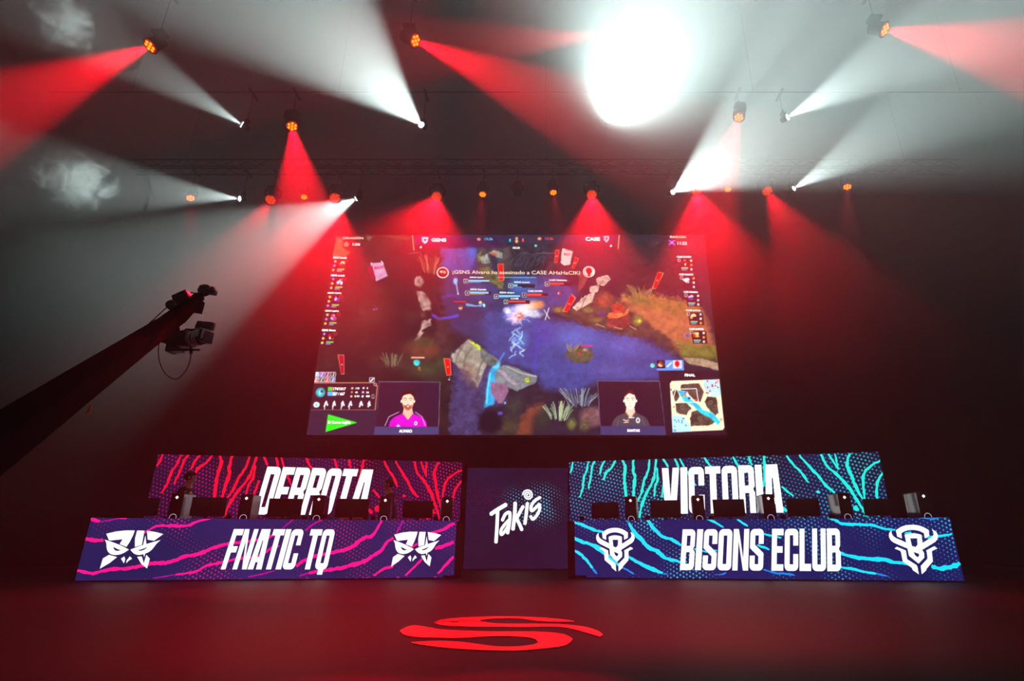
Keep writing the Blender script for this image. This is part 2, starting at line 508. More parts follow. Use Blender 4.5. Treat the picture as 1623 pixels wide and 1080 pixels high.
def _half(top, bottom, left):
    sx = -1 if left else 1
    x0, x1 = (0, .5) if left else (.5, 1)
    out = []
    ix0, ix1 = (0, T) if left else (1 - T, 1)
    out.append(_rect(ix0, RY + B_ if bottom else 0, ix1, 1 - RY - B_ if top else 1))
    if top:
        out.append(_corner(x0, 1 - B_, x1, 1, sx, 1) if RY <= B_ else _rect(x0, 1 - B_, x1, 1))
        out.append(_rect(ix0, 1 - RY - B_, ix1, 1 - B_))
    if bottom:
        out.append(_corner(x0, 0, x1, B_, sx, -1)); out.append(_rect(ix0, B_, ix1, B_ + RY))
    return out
def glyph(ch):
    R = _rect
    if ch == 'O': return _half(1, 1, True) + _half(1, 1, False)
    if ch == 'D': return [R(0, 0, T, 1), R(T, 0, .5, B_), R(T, 1 - B_, .5, 1)] + _half(1, 1, False)
    if ch == 'U': return [R(0, .2, T, 1), R(1 - T, .2, 1, 1), _corner(0, 0, .5, B_, -1, -1), _corner(.5, 0, 1, B_, 1, -1), R(0, B_, T, .2), R(1 - T, B_, 1, .2)]
    if ch == 'C': return _half(1, 1, True) + [_corner(.5, 1 - B_, 1, 1, 1, 1), R(1 - T, .60, 1, 1 - B_), _corner(.5, 0, 1, B_, 1, -1), R(1 - T, B_, 1, .40)]
    if ch == 'Q': return glyph('O') + [R(.30, -.13, .72, B_)]
    if ch == 'I': return [R(0, 0, 1, 1)]
    if ch == 'L': return [R(0, 0, .44, 1), R(.44, 0, 1, B_ * 1.1)]
    if ch == 'T': return [R(0, 1 - B_, 1, 1), R(.29, 0, .71, 1 - B_)]
    if ch == 'F': return [R(0, 0, .44, 1), R(.44, 1 - B_, 1, 1), R(.44, .42, .92, .42 + B_)]
    if ch == 'E': return [R(0, 0, .44, 1), R(.44, 1 - B_, 1, 1), R(.44, .43, .93, .43 + B_), R(.44, 0, 1, B_)]
    if ch == 'N': return [R(0, 0, .33, 1), R(.67, 0, 1, 1), [(.33, 1), (.67, .28), (.67, 0), (.33, .72)]]
    if ch == 'A': return [[(0, 0), (.16, 1), (.5, 1), (.40, 0)], [(.60, 0), (.5, 1), (.84, 1), (1, 0)], R(.34, .18, .66, .31), [(.36, 1), (.64, 1), (.60, .72), (.40, .72)]]
    if ch == 'V': return [[(0, 1), (.38, 1), (.56, 0), (.20, 0)], [(.62, 1), (1, 1), (.80, 0), (.44, 0)]]
    if ch == 'B': return [R(0, 0, T, 1), R(T, 1 - B_, .5, 1), R(T, 0, .5, B_), R(T, .44, .7, .44 + B_), _corner(.5, 1 - B_, .97, 1, 1, 1), R(1 - T, .60, .97, 1 - B_),
                          [(1 - T, .60), (.97, .60), (.86, .52), (1 - T, .50)], [(1 - T, .50), (.86, .52), (1, .44), (1 - T, .42)], R(1 - T, B_, 1, .44), _corner(.5, 0, 1, B_, 1, -1)]
    if ch == 'R': return [R(0, 0, T, 1), R(T, 1 - B_, .5, 1), R(T, .42, .7, .42 + B_), _corner(.5, 1 - B_, 1, 1, 1, 1), R(1 - T, .56, 1, 1 - B_),
                          [(1 - T, .56), (1, .56), (.86, .48), (1 - T, .48)], [(1 - T, .50), (.88, .50), (1, .42), (1 - T, .42)], R(1 - T, 0, 1, .44)]
    if ch == 'P': return [R(0, 0, T, 1), R(T, 1 - B_, .5, 1), R(T, .36, .7, .36 + B_), _corner(.5, 1 - B_, 1, 1, 1, 1), R(1 - T, .50, 1, 1 - B_), [(1 - T, .50), (1, .50), (.80, .38), (1 - T, .38)]]
    if ch == 'S': return [_corner(0, 1 - B_, .5, 1, -1, 1), _corner(.5, 1 - B_, 1, 1, 1, 1), R(1 - T, .64, 1, 1 - B_), R(0, .62, T, 1 - B_), [(0, .62), (T, .62), (1, .42), (1 - T, .34), (0, .54)],
                          R(1 - T, B_, 1, .42), R(0, B_, T, .36), _corner(0, 0, .5, B_, -1, -1), _corner(.5, 0, 1, B_, 1, -1)]
    return []
GW = {'I': .44, ' ': .42, 'N': 1.15, 'A': 1.12, 'V': 1.12, 'T': .98, 'F': .86, 'E': .86, 'L': .84}
def word(art, text, q, gap=.10):
    """q = TL, TR, BR, BL photo pixels"""
    ws = [GW.get(c, 1.0) for c in text]; tot = sum(ws) + gap * (len(text) - 1); x = 0
    def m(u, v):
        (ax, ay), (bx, by), (cx_, cy_), (dx, dy) = q
        tx, ty = ax + (bx - ax) * u, ay + (by - ay) * u; lx, ly = dx + (cx_ - dx) * u, dy + (cy_ - dy) * u
        return lx + (tx - lx) * v, ly + (ty - ly) * v
    for c, w in zip(text, ws):
        for p in glyph(c): art.poly([m((x + a * w) / tot, b) for a, b in p])
        x += w + gap

# --- emblem shapes in the coordinates of a drawing box
BULL = [ # box 190..965 x 90..970
 ('band', [(310, 185), (400, 125), (480, 98), (570, 90), (660, 98), (745, 130), (828, 185)], [(392, 240), (440, 208), (500, 188), (570, 180), (640, 190), (700, 210), (748, 240)]),
 ('p', [(310, 185), (392, 240), (392, 332), (320, 298)]), ('p', [(828, 185), (828, 290), (752, 332), (748, 240)]),
 ('band', [(240, 190), (205, 225), (190, 280), (200, 340), (235, 390), (300, 430), (470, 515)], [(242, 190), (240, 240), (250, 275), (275, 305), (310, 330), (360, 355), (450, 405)]),
 ('band', [(880, 178), (900, 230), (895, 270), (870, 305), (820, 340), (710, 412)], [(890, 176), (945, 220), (965, 290), (940, 360), (900, 400), (690, 535)]),
 ('p', [(440, 270), (500, 248), (522, 330), (535, 465), (550, 570), (470, 640), (455, 450)]), ('p', [(500, 248), (570, 240), (640, 248), (632, 330), (522, 330)]),
 ('p', [(640, 248), (706, 268), (710, 440), (690, 535), (620, 560), (628, 420), (632, 330)]),
 ('p', [(535, 465), (590, 485), (628, 440), (690, 535), (632, 605), (550, 570)]),
 ('p', [(470, 640), (550, 570), (568, 630), (605, 665), (608, 778), (490, 660)]), ('p', [(605, 665), (632, 640), (632, 600), (690, 535), (715, 590), (712, 672), (608, 778)]),
 ('p', [(255, 510), (295, 478), (430, 545), (432, 580), (350, 575), (340, 550)]), ('p', [(350, 570), (432, 575), (436, 705), (362, 740)]),
 ('p', [(362, 740), (436, 700), (575, 805), (592, 870), (500, 880), (490, 850)]), ('p', [(495, 850), (580, 820), (595, 968), (505, 895)]),
 ('p', [(935, 510), (885, 472), (752, 545), (760, 580), (840, 570), (850, 552)]), ('p', [(760, 575), (840, 565), (840, 745), (760, 695)]),
 ('p', [(840, 740), (760, 690), (638, 820), (640, 880), (725, 870)]), ('p', [(638, 820), (725, 850), (720, 895), (640, 968)]),
]
OWL = [ # box 118..1480 x 85..905
 ('p', [(188, 158), (400, 110), (610, 88), (828, 88), (800, 190), (570, 275), (300, 303), (262, 298)]),
 ('p', [(828, 88), (800, 190), (740, 330), (675, 438), (512, 380), (572, 270), (700, 200)]),
 ('p', [(880, 90), (1050, 92), (1035, 230), (1022, 395), (865, 440), (850, 260)]),
 ('p', [(1105, 95), (1300, 120), (1480, 165), (1360, 255), (1290, 308), (1140, 285)]),
 ('p', [(1080, 195), (1122, 385), (1130, 400), (1045, 420)]),
 ('band', [(165, 285), (210, 360), (225, 450), (265, 540), (340, 595), (440, 612)], [(165, 285), (370, 370), (375, 435), (400, 490), (440, 520), (480, 524)]),
 ('band', [(165, 285), (370, 345), (560, 415), (735, 495)], [(165, 287), (375, 435), (560, 508), (735, 497)]),
 ('band', [(440, 612), (540, 600), (640, 560), (735, 497)], [(480, 524), (520, 520), (560, 508), (735, 495)]),
 ('band', [(770, 498), (960, 425), (1200, 355), (1435, 292)], [(770, 500), (945, 508), (1160, 435), (1435, 293)]),
 ('band', [(770, 500), (850, 575), (960, 612), (1080, 590), (1200, 545), (1290, 460), (1340, 380), (1435, 293)], [(945, 505), (960, 515), (990, 525), (1040, 515), (1090, 495), (1130, 465), (1162, 435), (1435, 292)]),
 ('p', [(295, 608), (485, 655), (330, 780), (118, 905), (165, 685)]),
 ('p', [(575, 690), (645, 640), (675, 700), (655, 790)]), ('p', [(775, 640), (828, 692), (760, 730), (705, 788), (710, 725)]),
 ('p', [(940, 650), (1045, 640), (1100, 780), (1112, 800), (1190, 898), (1050, 800)]), ('p', [(1145, 608), (1232, 690), (1190, 900), (1105, 790)]), ('p', [(1070, 582), (1115, 582), (1100, 660)]),
]
def emblem(art, shp, box, q):
    x0, x1, y0, y1 = box
    def m(p):
        u = (p[0] - x0) / (x1 - x0); v = 1 - (p[1] - y0) / (y1 - y0)
        (ax, ay), (bx, by), (cx_, cy_), (dx, dy) = q
        tx, ty = ax + (bx - ax) * u, ay + (by - ay) * u; lx, ly = dx + (cx_ - dx) * u, dy + (cy_ - dy) * u
        return lx + (tx - lx) * v, ly + (ty - ly) * v
    for s in shp:
        if s[0] == 'p': art.poly([m(p) for p in s[1]])
        else:
            n = 14
            def rs(P):
                P = smooth_line(P, 4); L = [0]
                for i in range(1, len(P)): L.append(L[-1] + math.hypot(P[i][0] - P[i - 1][0], P[i][1] - P[i - 1][1]))
                out = []
                for k in range(n + 1):
                    t = L[-1] * k / n; j = 1
                    while j < len(L) - 1 and L[j] < t: j += 1
                    u = (t - L[j - 1]) / max(1e-6, L[j] - L[j - 1]); out.append((P[j - 1][0] + (P[j][0] - P[j - 1][0]) * u, P[j - 1][1] + (P[j][1] - P[j - 1][1]) * u))
                return out
            art.quads([m(p) for p in rs(s[1])], [m(p) for p in rs(s[2])])

def led_material(name, base, base2, dot, dot_gain, pitch=0.062, mask_scale=0.8, mask_lo=.38, mask_hi=.62, ang=0.35, mask_box=None, strength=1.0, sample='AUTO'):
    """glowing LED face: two-tone ground and a lattice of dots that swell and fade in patches"""
    m = bpy.data.materials.new(name); m.use_nodes = True; nt = m.node_tree
    for n in list(nt.nodes): nt.nodes.remove(n)
    N = nt.nodes.new; Lk = nt.links.new
    out = N('ShaderNodeOutputMaterial'); em = N('ShaderNodeEmission'); Lk(em.outputs[0], out.inputs[0]); em.inputs[1].default_value = strength
    uv = N('ShaderNodeUVMap')
    def math_(op, a, b=None, c=None):
        n = N('ShaderNodeMath'); n.operation = op
        for i, v in enumerate((a, b, c)):
            if v is None: continue
            if isinstance(v, (int, float)): n.inputs[i].default_value = v
            else: Lk(v, n.inputs[i])
        return n.outputs[0]
    rot = N('ShaderNodeMapping'); rot.inputs['Rotation'].default_value = (0, 0, ang); rot.inputs['Scale'].default_value = (1 / pitch,) * 3
    Lk(uv.outputs[0], rot.inputs[0])
    sp = N('ShaderNodeSeparateXYZ'); Lk(rot.outputs[0], sp.inputs[0])
    row = math_('FLOOR', sp.outputs[1]); odd = math_('MODULO', math_('ABSOLUTE', row), 2.0)
    xs = math_('ADD', sp.outputs[0], math_('MULTIPLY', odd, 0.5))
    fx = math_('SUBTRACT', math_('FRACT', xs), .5); fy = math_('SUBTRACT', math_('FRACT', sp.outputs[1]), .5)
    r = math_('SQRT', math_('ADD', math_('MULTIPLY', fx, fx), math_('MULTIPLY', fy, fy)))
    nz = N('ShaderNodeTexNoise'); nz.inputs['Scale'].default_value = mask_scale; nz.inputs['Detail'].default_value = 1.5; Lk(uv.outputs[0], nz.inputs['Vector'])
    mr = N('ShaderNodeMapRange'); mr.inputs[1].default_value = mask_lo; mr.inputs[2].default_value = mask_hi; Lk(nz.outputs['Fac'], mr.inputs[0])
    mask = mr.outputs[0]
    if mask_box:
        cx_, cy_, rx, ry = mask_box; s2 = N('ShaderNodeSeparateXYZ'); Lk(uv.outputs[0], s2.inputs[0])
        ex = math_('DIVIDE', math_('SUBTRACT', s2.outputs[0], cx_), rx); ey = math_('DIVIDE', math_('SUBTRACT', s2.outputs[1], cy_), ry)
        e = math_('SUBTRACT', 1.0, math_('ADD', math_('MULTIPLY', ex, ex), math_('MULTIPLY', ey, ey)))
        mask = math_('MULTIPLY', math_('MAXIMUM', e, 0.0), math_('ADD', mask, .35))
    rad = math_('MULTIPLY_ADD', mask, .15, .10)
    inside = N('ShaderNodeMapRange'); Lk(r, inside.inputs[0]); Lk(math_('MULTIPLY', rad, 1.25), inside.inputs[1]); Lk(math_('MULTIPLY', rad, .75), inside.inputs[2])
    inside.inputs[3].default_value = 0; inside.inputs[4].default_value = 1
    d = math_('MULTIPLY', inside.outputs[0], math_('MULTIPLY_ADD', mask, dot_gain, .06 if not mask_box else 0.0))
    n2 = N('ShaderNodeTexNoise'); n2.inputs['Scale'].default_value = .55; Lk(uv.outputs[0], n2.inputs['Vector'])
    g2 = N('ShaderNodeMapRange'); g2.inputs[1].default_value = .35; g2.inputs[2].default_value = .65; Lk(n2.outputs['Fac'], g2.inputs[0])
    mb = N('ShaderNodeMix'); mb.data_type = 'RGBA'; mb.inputs[6].default_value = (*lin(base), 1); mb.inputs[7].default_value = (*lin(base2), 1); Lk(g2.outputs[0], mb.inputs[0])
    md = N('ShaderNodeMix'); md.data_type = 'RGBA'; Lk(d, md.inputs[0]); Lk(mb.outputs[2], md.inputs[6]); md.inputs[7].default_value = (*lin(dot), 1)
    Lk(md.outputs[2], em.inputs[0])
    m.cycles.emission_sampling = sample
    return m

def led_face(name, pl, a0, a1, b0, b1, mat, parent, lift):
    o0 = parent_world(parent)
    me = bpy.data.meshes.new(name)
    P = [(a0, b0), (a1, b0), (a1, b1), (a0, b1)]
    me.from_pydata([tuple(pl.p(a, b, lift) - o0) for a, b in P], [], [(0, 1, 2, 3)])
    uv = me.uv_layers.new(name='UVMap')
    for i, (a, b) in enumerate(P): uv.data[i].uv = (a, b)
    me.materials.append(mat); o = bpy.data.objects.new(name, me); COL.objects.link(o); o.parent = parent
    return o
def slab(mb, pl, a0, a1, b0, b1, d0, d1):
    """box on the panel plane reaching from depth d0 to d1 (towards the hall positive)"""
    vs = [pl.p(a, b, d) for d in (d0, d1) for a, b in ((a0, b0), (a1, b0), (a1, b1), (a0, b1))]
    mb.add(vs, [(3, 2, 1, 0), (4, 5, 6, 7), (0, 1, 5, 4), (1, 2, 6, 5), (2, 3, 7, 6), (3, 0, 4, 7)])

M_WHITE = mat_emit('white_led_letters', (255, 255, 255), 1.15, sample='NONE')
M_WHITE2 = mat_emit('white_led_letters_far', (255, 255, 255), 1.25, sample='NONE')
M_CAB = mat_pbr('black_cabinet', (12, 12, 13), 0.5)

# ================= desks with LED fronts
def desk(pl, L, name_label, zt, mat, inner):
    t = thing('gaming_desk', name_label, 'desk', pl.p(L / 2, 0))
    H = 1.0
    led_face('led_front', pl, 0, L, 0.015, H, mat, t, 0.0)
    b = MB(); slab(b, pl, 0, L, 0, H - .002, -0.08, -0.003); b.build('led_cabinet', M_CAB, t)
    b = MB(); slab(b, pl, 0.02, L - .02, 0.86, 0.90, -0.98, -0.082); b.build('table_top', M_CAB, t)
    for a in (0.02, L / 2 - .02, L - .06):
        b = MB(); slab(b, pl, a, a + .04, 0.0, 0.86, -0.95, -0.09); b.build('leg', M_CAB, t)
    e = MB()
    q = MB(); a_ = (L - .2) if inner > 0 else 0.0; slab(q, pl, a_, a_ + .2, 0, .05, .001, .02); q.build('kick_plate', M_CAB, t)
    if inner > 0: slab(e, pl, L + .001, L + .14, 0, H - .01, -0.30, -0.03)
    else: slab(e, pl, -.14, -.001, 0, H - .01, -0.30, -0.03)
    e.build('end_panel', M_CAB, t)
    return t
def plane_pts(x0, y0, x1, y1):
    return Plane((x0, y0, 0), (x1 - x0, y1 - y0, 0)), math.hypot(x1 - x0, y1 - y0)
A = at_z(118, 922.5, 0.0); Bp = at_z(719, 917, 0.0)
PL_DL, L_DL = plane_pts(A.x, A.y, Bp.x, Bp.y)
A = at_z(912, 917, 0.0); Bp = at_z(1529, 923, 0.0)
PL_DR, L_DR = plane_pts(A.x, A.y, Bp.x, Bp.y)
M_LED_DL = led_material('led_navy_magenta', (15, 29, 82), (36, 36, 104), (232, 20, 120), .75, ang=.5, mask_lo=.46, mask_hi=.64)
M_LED_DR = led_material('led_navy_cyan', (8, 28, 92), (26, 30, 100), (60, 215, 245), .75, ang=.5, mask_lo=.46, mask_hi=.64)
DESK_L = desk(PL_DL, L_DL, 'long left desk with a purple and pink LED front reading FNATIC TQ', 0, M_LED_DL, 1)
DESK_R = desk(PL_DR, L_DR, 'long right desk with a blue and cyan LED front reading BISONS ECLUB', 0, M_LED_DR, -1)

def c3(x, y): return 110 + x / 4.697, 700 + y / 4.697
def c4(x, y): return 430 + x / 4.697, 700 + y / 4.697
def c5(x, y): return 720 + x / 4.697, 700 + y / 4.697
def c6(x, y): return 1000 + x / 4.696, 700 + y / 4.696
def c7(x, y): return 1240 + x / 4.697, 700 + y / 4.697
def strokes(pl, mat, parent, lines, w, lift, name, clipbox, seed=0, jag=.35):
    art = Art(pl)
    for i, (conv, pts, wk) in enumerate(lines):
        P = [conv(*p) if conv else p for p in pts]
        P = densify(smooth_line(P, 4), 3.0)
        art.ribbon_ab([pl.hit(*p) for p in P], w * wk, jag, seed + i, .35)
    art.clip(*clipbox)
    return art.build(name, mat, parent, lift)
def g3(x, y): return c3(x, y)
M_PINK = mat_emit('hot_pink_stroke', (255, 20, 135), 1.2); M_PINKL = mat_emit('pale_pink_stroke', (255, 110, 160), 1.2)
M_CYAN = mat_emit('cyan_stroke', (0, 225, 250), 1.1); M_CYAN2 = mat_emit('azure_stroke', (0, 140, 240), 1.0)
M_REDS = mat_emit('scarlet_stroke', (255, 10, 50), 1.2); M_TEAL = mat_emit('turquoise_stroke', (10, 240, 225), 1.1)
M_MAG = mat_emit('dim_magenta_stroke', (190, 10, 150), 1.0)
strokes(PL_DL, M_PINK, DESK_L, [
 (c3, [(155, 572), (190, 585), (225, 598)], 1.3), (c3, [(375, 570), (432, 566)], 1.2),
 (c3, [(560, 680), (650, 632), (740, 628), (880, 628), (950, 597), (1055, 574)], 1.0),
 (c3, [(115, 724), (180, 735), (255, 738)], 1.4),
 (c3, [(45, 962), (120, 975), (180, 985), (230, 970), (330, 950), (440, 945), (550, 925), (620, 910), (750, 900), (850, 860), (960, 840), (1040, 805), (1150, 770), (1290, 750), (1420, 730), (1550, 690)], 1.35),
 (c3, [(790, 992), (940, 970), (1020, 925), (1100, 910), (1200, 885), (1300, 870), (1420, 850), (1550, 760)], 1.0),
 (c3, [(1230, 1045), (1290, 1032)], 1.2), (c3, [(540, 1050), (590, 1042)], 1.2),
 (c4, [(0, 790), (60, 780)], 1.0), (c4, [(185, 930), (240, 890), (310, 860), (440, 830), (520, 815), (600, 785), (690, 720), (740, 710), (790, 650), (825, 585)], 1.5),
 (c4, [(280, 980), (340, 970), (450, 955), (570, 930), (690, 895), (760, 850), (820, 810), (860, 750), (910, 720)], 1.5),
 (c4, [(760, 1000), (840, 950), (910, 930)], 1.0), (c4, [(1000, 1000), (1060, 940), (1140, 860)], 1.0),
 (c4, [(1190, 680), (1280, 655), (1340, 620), (1365, 612)], 1.2), (c4, [(1220, 800), (1290, 775), (1358, 750)], 1.5),
 (c4, [(1240, 985), (1300, 920), (1358, 858)], 1.1), (c4, [(250, 1030), (300, 1036)], 1.3), (c4, [(665, 1030), (725, 1022)], 1.3), (c4, [(930, 1025), (955, 1018)], 1.3), (c4, [(1200, 1022), (1228, 1016)], 1.3),
 (c4, [(1040, 790), (1090, 760)], .9),
], .043, .004, 'pink_strokes', (0, L_DL, .02, .998), 11)
strokes(PL_DL, M_MAG, DESK_L, [
 (c3, [(225, 598), (300, 588), (375, 572)], .6), (c3, [(620, 1018), (700, 1008), (790, 992)], .5), (c4, [(85, 645), (130, 610), (165, 580)], .6),
 (c4, [(255, 665), (310, 620), (385, 580)], 1.0), (c4, [(210, 1000), (280, 980)], .7), (c4, [(930, 685), (960, 630), (988, 582)], .9), (c3, [(1330, 1010), (1430, 990), (1530, 962)], .7),
], .036, .0035, 'magenta_strokes', (0, L_DL, .02, .998), 31)
strokes(PL_DR, M_CYAN, DESK_R, [
 (c5, [(888, 600), (960, 625), (1040, 660), (1110, 672)], 1.2), (c5, [(892, 722), (950, 750), (1010, 765), (1080, 800), (1120, 835), (1160, 870), (1240, 930)], 1.7),
 (c5, [(895, 812), (950, 850), (1000, 905), (1030, 945)], 1.2), (c5, [(1300, 610), (1340, 680), (1390, 730), (1440, 780), (1500, 815), (1552, 860)], 1.5),
 (c5, [(1440, 575), (1460, 610), (1500, 660), (1552, 712)], 1.0), (c5, [(1290, 855), (1370, 900), (1450, 935), (1552, 980)], 1.2),
 (c6, [(0, 640), (30, 680), (80, 730), (130, 790), (200, 820), (260, 870), (320, 885), (370, 900)], 1.5), (c6, [(120, 575), (160, 640), (230, 705), (300, 730), (375, 772)], 1.4),
 (c6, [(0, 875), (80, 920), (170, 960), (230, 982)], 1.1), (c6, [(550, 570), (620, 600), (690, 640)], .9), (c6, [(780, 568), (820, 600), (870, 632)], .9), (c6, [(985, 690), (1060, 705), (1120, 718)], .8),
 (c6, [(470, 800), (560, 820), (640, 812)], .8), (c6, [(940, 770), (1030, 805)], .9),
 (c7, [(270, 557), (340, 570), (400, 590), (440, 612), (520, 618), (600, 618), (690, 630), (760, 650), (840, 660)], 1.1), (c7, [(905, 548), (980, 560)], 1.2), (c7, [(1150, 560), (1220, 552)], 1.3),
 (c7, [(430, 830), (520, 860), (620, 875), (740, 880), (830, 900), (930, 912)], 1.5), (c7, [(435, 938), (530, 950), (600, 970), (700, 985)], 1.0),
 (c7, [(1080, 720), (1150, 708), (1260, 692)], 1.0), (c7, [(1110, 925), (1160, 945), (1230, 938), (1290, 925), (1322, 905)], 1.7), (c7, [(910, 690), (960, 680)], 1.0),
], .043, .004, 'cyan_strokes', (0, L_DR, .075, .998), 51)
strokes(PL_DR, M_CYAN2, DESK_R, [
 (c5, [(1285, 590), (1300, 612)], .9), (c5, [(1030, 945), (1062, 990)], 1.0), (c5, [(1240, 930), (1290, 960), (1340, 990)], .9), (c6, [(230, 982), (290, 998)], .9),
 (c6, [(580, 998), (650, 998), (710, 978)], .8), (c6, [(985, 955), (1080, 980), (1150, 985), (1220, 1002)], .9), (c7, [(700, 985), (800, 1012)], .9), (c7, [(860, 1015), (910, 1012)], .6),
 (c7, [(980, 562), (1060, 568), (1120, 580), (1160, 568)], .9), (c7, [(0, 985), (60, 990), (95, 1004)], .9),
], .036, .0035, 'azure_strokes', (0, L_DR, .075, .998), 81)
art = Art(PL_DL); word(art, 'FNATIC TQ', [(371, 839), (532, 839.5), (518, 903), (350, 903)], .07); art.build('word', M_WHITE, DESK_L, .007)
art = Art(PL_DL); emblem(art, OWL, (118, 1480, 85, 905), [(164.5, 841), (259.5, 841), (253.5, 902), (158.5, 902)]); art.build('emblem', M_WHITE, DESK_L, .007)
art = Art(PL_DL); emblem(art, OWL, (118, 1480, 85, 905), [(621, 843), (699.5, 843), (697.5, 898.5), (620, 898.5)]); art.build('emblem', M_WHITE, DESK_L, .007)
art = Art(PL_DR); word(art, 'BISONS ECLUB', [(1082, 839.5), (1331.5, 838), (1333, 906), (1077.5, 904)], .09); art.build('word', M_WHITE, DESK_R, .007)
art = Art(PL_DR); emblem(art, BULL, (190, 965, 90, 970), [(944.9, 837.1), (1006, 837.1), (1006, 906.4), (944.9, 906.4)]); art.build('emblem', M_WHITE, DESK_R, .007)
art = Art(PL_DR); emblem(art, BULL, (190, 965, 90, 970), [(1406.5, 832.5), (1484.5, 832), (1493, 911), (1416, 911)]); art.build('emblem', M_WHITE, DESK_R, .007)

# ================= LED walls behind the players and between them
SIDE_H = 2.62
def wall_panel(pa, pb, ya, yb, zt, label, mat):
    A = at_z(pa, 0, 0); 
    return None
def side_wall(x0, y0, x1, y1, H, label, mat, cols):
    pl, L = plane_pts(x0, y0, x1, y1)
    t = thing('led_wall', label, 'LED wall', pl.p(L / 2, 0))
    led_face('led_face', pl, 0, L, 0.0, H, mat, t, 0.0)
    c = MB(); slab(c, pl, 0, L, 0, H - .002, -.09, -.003); c.build('led_cabinet', M_CAB, t)
    for k in range(cols + 1):
        a = L * k / cols; a = min(max(a, .05), L - .05)
        b = MB(); slab(b, pl, a - .03, a + .03, 0, H - .1, -.5, -.1); slab(b, pl, a - .03, a + .03, 0, .05, -.9, -.5); b.build('brace', M_CAB, t)
    return t, pl, L
SOFF = .035
a = at_y(251, 720, 13.86); b = at_y(733, 733, 15.2); HL = (a.z + b.z) / 2
M_LED_SL = led_material('led_navy_red', (20, 12, 36), (40, 18, 64), (226, 20, 92), .6, pitch=.085, ang=.3, mask_lo=.34, mask_hi=.6, mask_scale=.5)
M_LED_SR = led_material('led_navy_turquoise', (22, 18, 56), (12, 26, 84), (40, 215, 220), .62, pitch=.085, ang=.3, mask_lo=.34, mask_hi=.6, mask_scale=.5)
WALL_L, PL_WL, L_WL = side_wall(a.x, a.y, b.x, b.y, HL, 'left LED wall behind the players, red streaks around the word DERROTA', M_LED_SL, 7)
a2 = at_y(902, 733, 15.2); b2 = at_y(1392, 716, 13.5); HR = (a2.z + b2.z) / 2
WALL_R, PL_WR, L_WR = side_wall(a2.x, a2.y, b2.x, b2.y, HR, 'right LED wall behind the players, turquoise streaks around the word VICTORIA', M_LED_SR, 7)
RSTK = [
 (c3, [(695, 95), (680, 135), (650, 185)], 1.2), (c3, [(835, 95), (800, 170), (760, 230), (730, 310), (685, 385)], 1.3), (c3, [(890, 98), (850, 150), (830, 210), (800, 270), (782, 318)], 1.3),
 (c3, [(975, 100), (935, 150), (905, 210)], 1.3), (c3, [(1065, 98), (1020, 160), (960, 200), (922, 255)], 1.6), (c3, [(1125, 105), (1128, 170), (1100, 270), (1092, 340), (1078, 430)], 2.0),
 (c3, [(1215, 105), (1190, 190), (1190, 250), (1160, 340), (1132, 430)], 1.9), (c3, [(1342, 110), (1310, 200), (1260, 270), (1225, 350), (1165, 435)], 1.4),
 (c3, [(1395, 110), (1370, 190), (1340, 260), (1290, 330), (1235, 400), (1185, 480), (1150, 560)], 1.6), (c3, [(1385, 180), (1370, 270), (1340, 320), (1310, 400)], 1.4),
 (c3, [(1415, 290), (1390, 350), (1370, 410)], 1.3), (c3, [(1450, 112), (1475, 180)], 1.3), (c4, [(35, 120), (50, 185)], 1.3), (c4, [(75, 120), (100, 200), (150, 330)], 1.2),
 (c4, [(260, 122), (285, 180), (325, 225)], 1.3), (c4, [(470, 130), (490, 200)], 1.4), (c4, [(580, 135), (588, 200)], 1.2), (c4, [(690, 138), (675, 200), (655, 290), (630, 360)], 1.4),
 (c4, [(840, 145), (870, 210), (910, 270), (940, 340)], 1.4), (c4, [(925, 145), (965, 220), (1010, 290), (1050, 370), (1095, 415)], 1.4),
 (c4, [(1065, 150), (1085, 230), (1140, 300), (1190, 390), (1215, 460), (1255, 580)], 1.7), (c4, [(1115, 150), (1155, 260)], 1.2), (c4, [(1155, 152), (1153, 250)], 1.0),
 (c4, [(1250, 155), (1215, 220), (1220, 300), (1240, 400), (1265, 500)], 1.6), (c4, [(1425, 212), (1350, 250), (1295, 310), (1275, 420), (1265, 500)], 1.3),
 (c4, [(1422, 290), (1370, 360), (1345, 465)], 1.5), (c4, [(755, 360), (820, 430)], 1.2), (c4, [(560, 320), (575, 340)], 1.0), (c4, [(540, 360), (560, 380)], 1.0),
 (c4, [(980, 400), (998, 412)], 1.6), (c4, [(775, 488), (805, 520)], 2.6), (c4, [(722, 505), (750, 538)], 1.6), (c4, [(1195, 510), (1210, 540)], 2.2), (c4, [(1138, 548), (1170, 580)], 1.3),
 (c4, [(375, 280), (360, 310)], 1.2), (c4, [(255, 420), (248, 440)], 1.8), (c4, [(490, 310), (470, 350)], 1.2),
]
def side_strokes(pl, L, H, mat, parent, seed):
    art = Art(pl)
    for i, (conv, pts, wk) in enumerate(RSTK):
        P = densify(smooth_line([conv(*p) for p in pts], 4), 3.0)
        Q = [PL_WL.hit(*p) for p in P]; Q = [(a / L_WL * L, b / HL * H) for a, b in Q]
        art.ribbon_ab(Q, .042 * wk, .4, seed + i, .3)
    art.clip(0.001, L - .001, 0, H - .001); return art.build('streaks', mat, parent, .004)
side_strokes(PL_WL, L_WL, HL, M_REDS, WALL_L, 3)
side_strokes(PL_WR, L_WR, HR, M_TEAL, WALL_R, 3)
art = Art(PL_WL); word(art, 'DERROTA', [(424, 740), (596, 745), (577, 817), (402, 816)], .07); art.build('word', M_WHITE2, WALL_L, .008)
art = Art(PL_WR); word(art, 'VICTORIA', [(1049, 742.5), (1236, 736), (1242, 813), (1049, 815)], .08); art.build('word', M_WHITE2, WALL_R, .008)

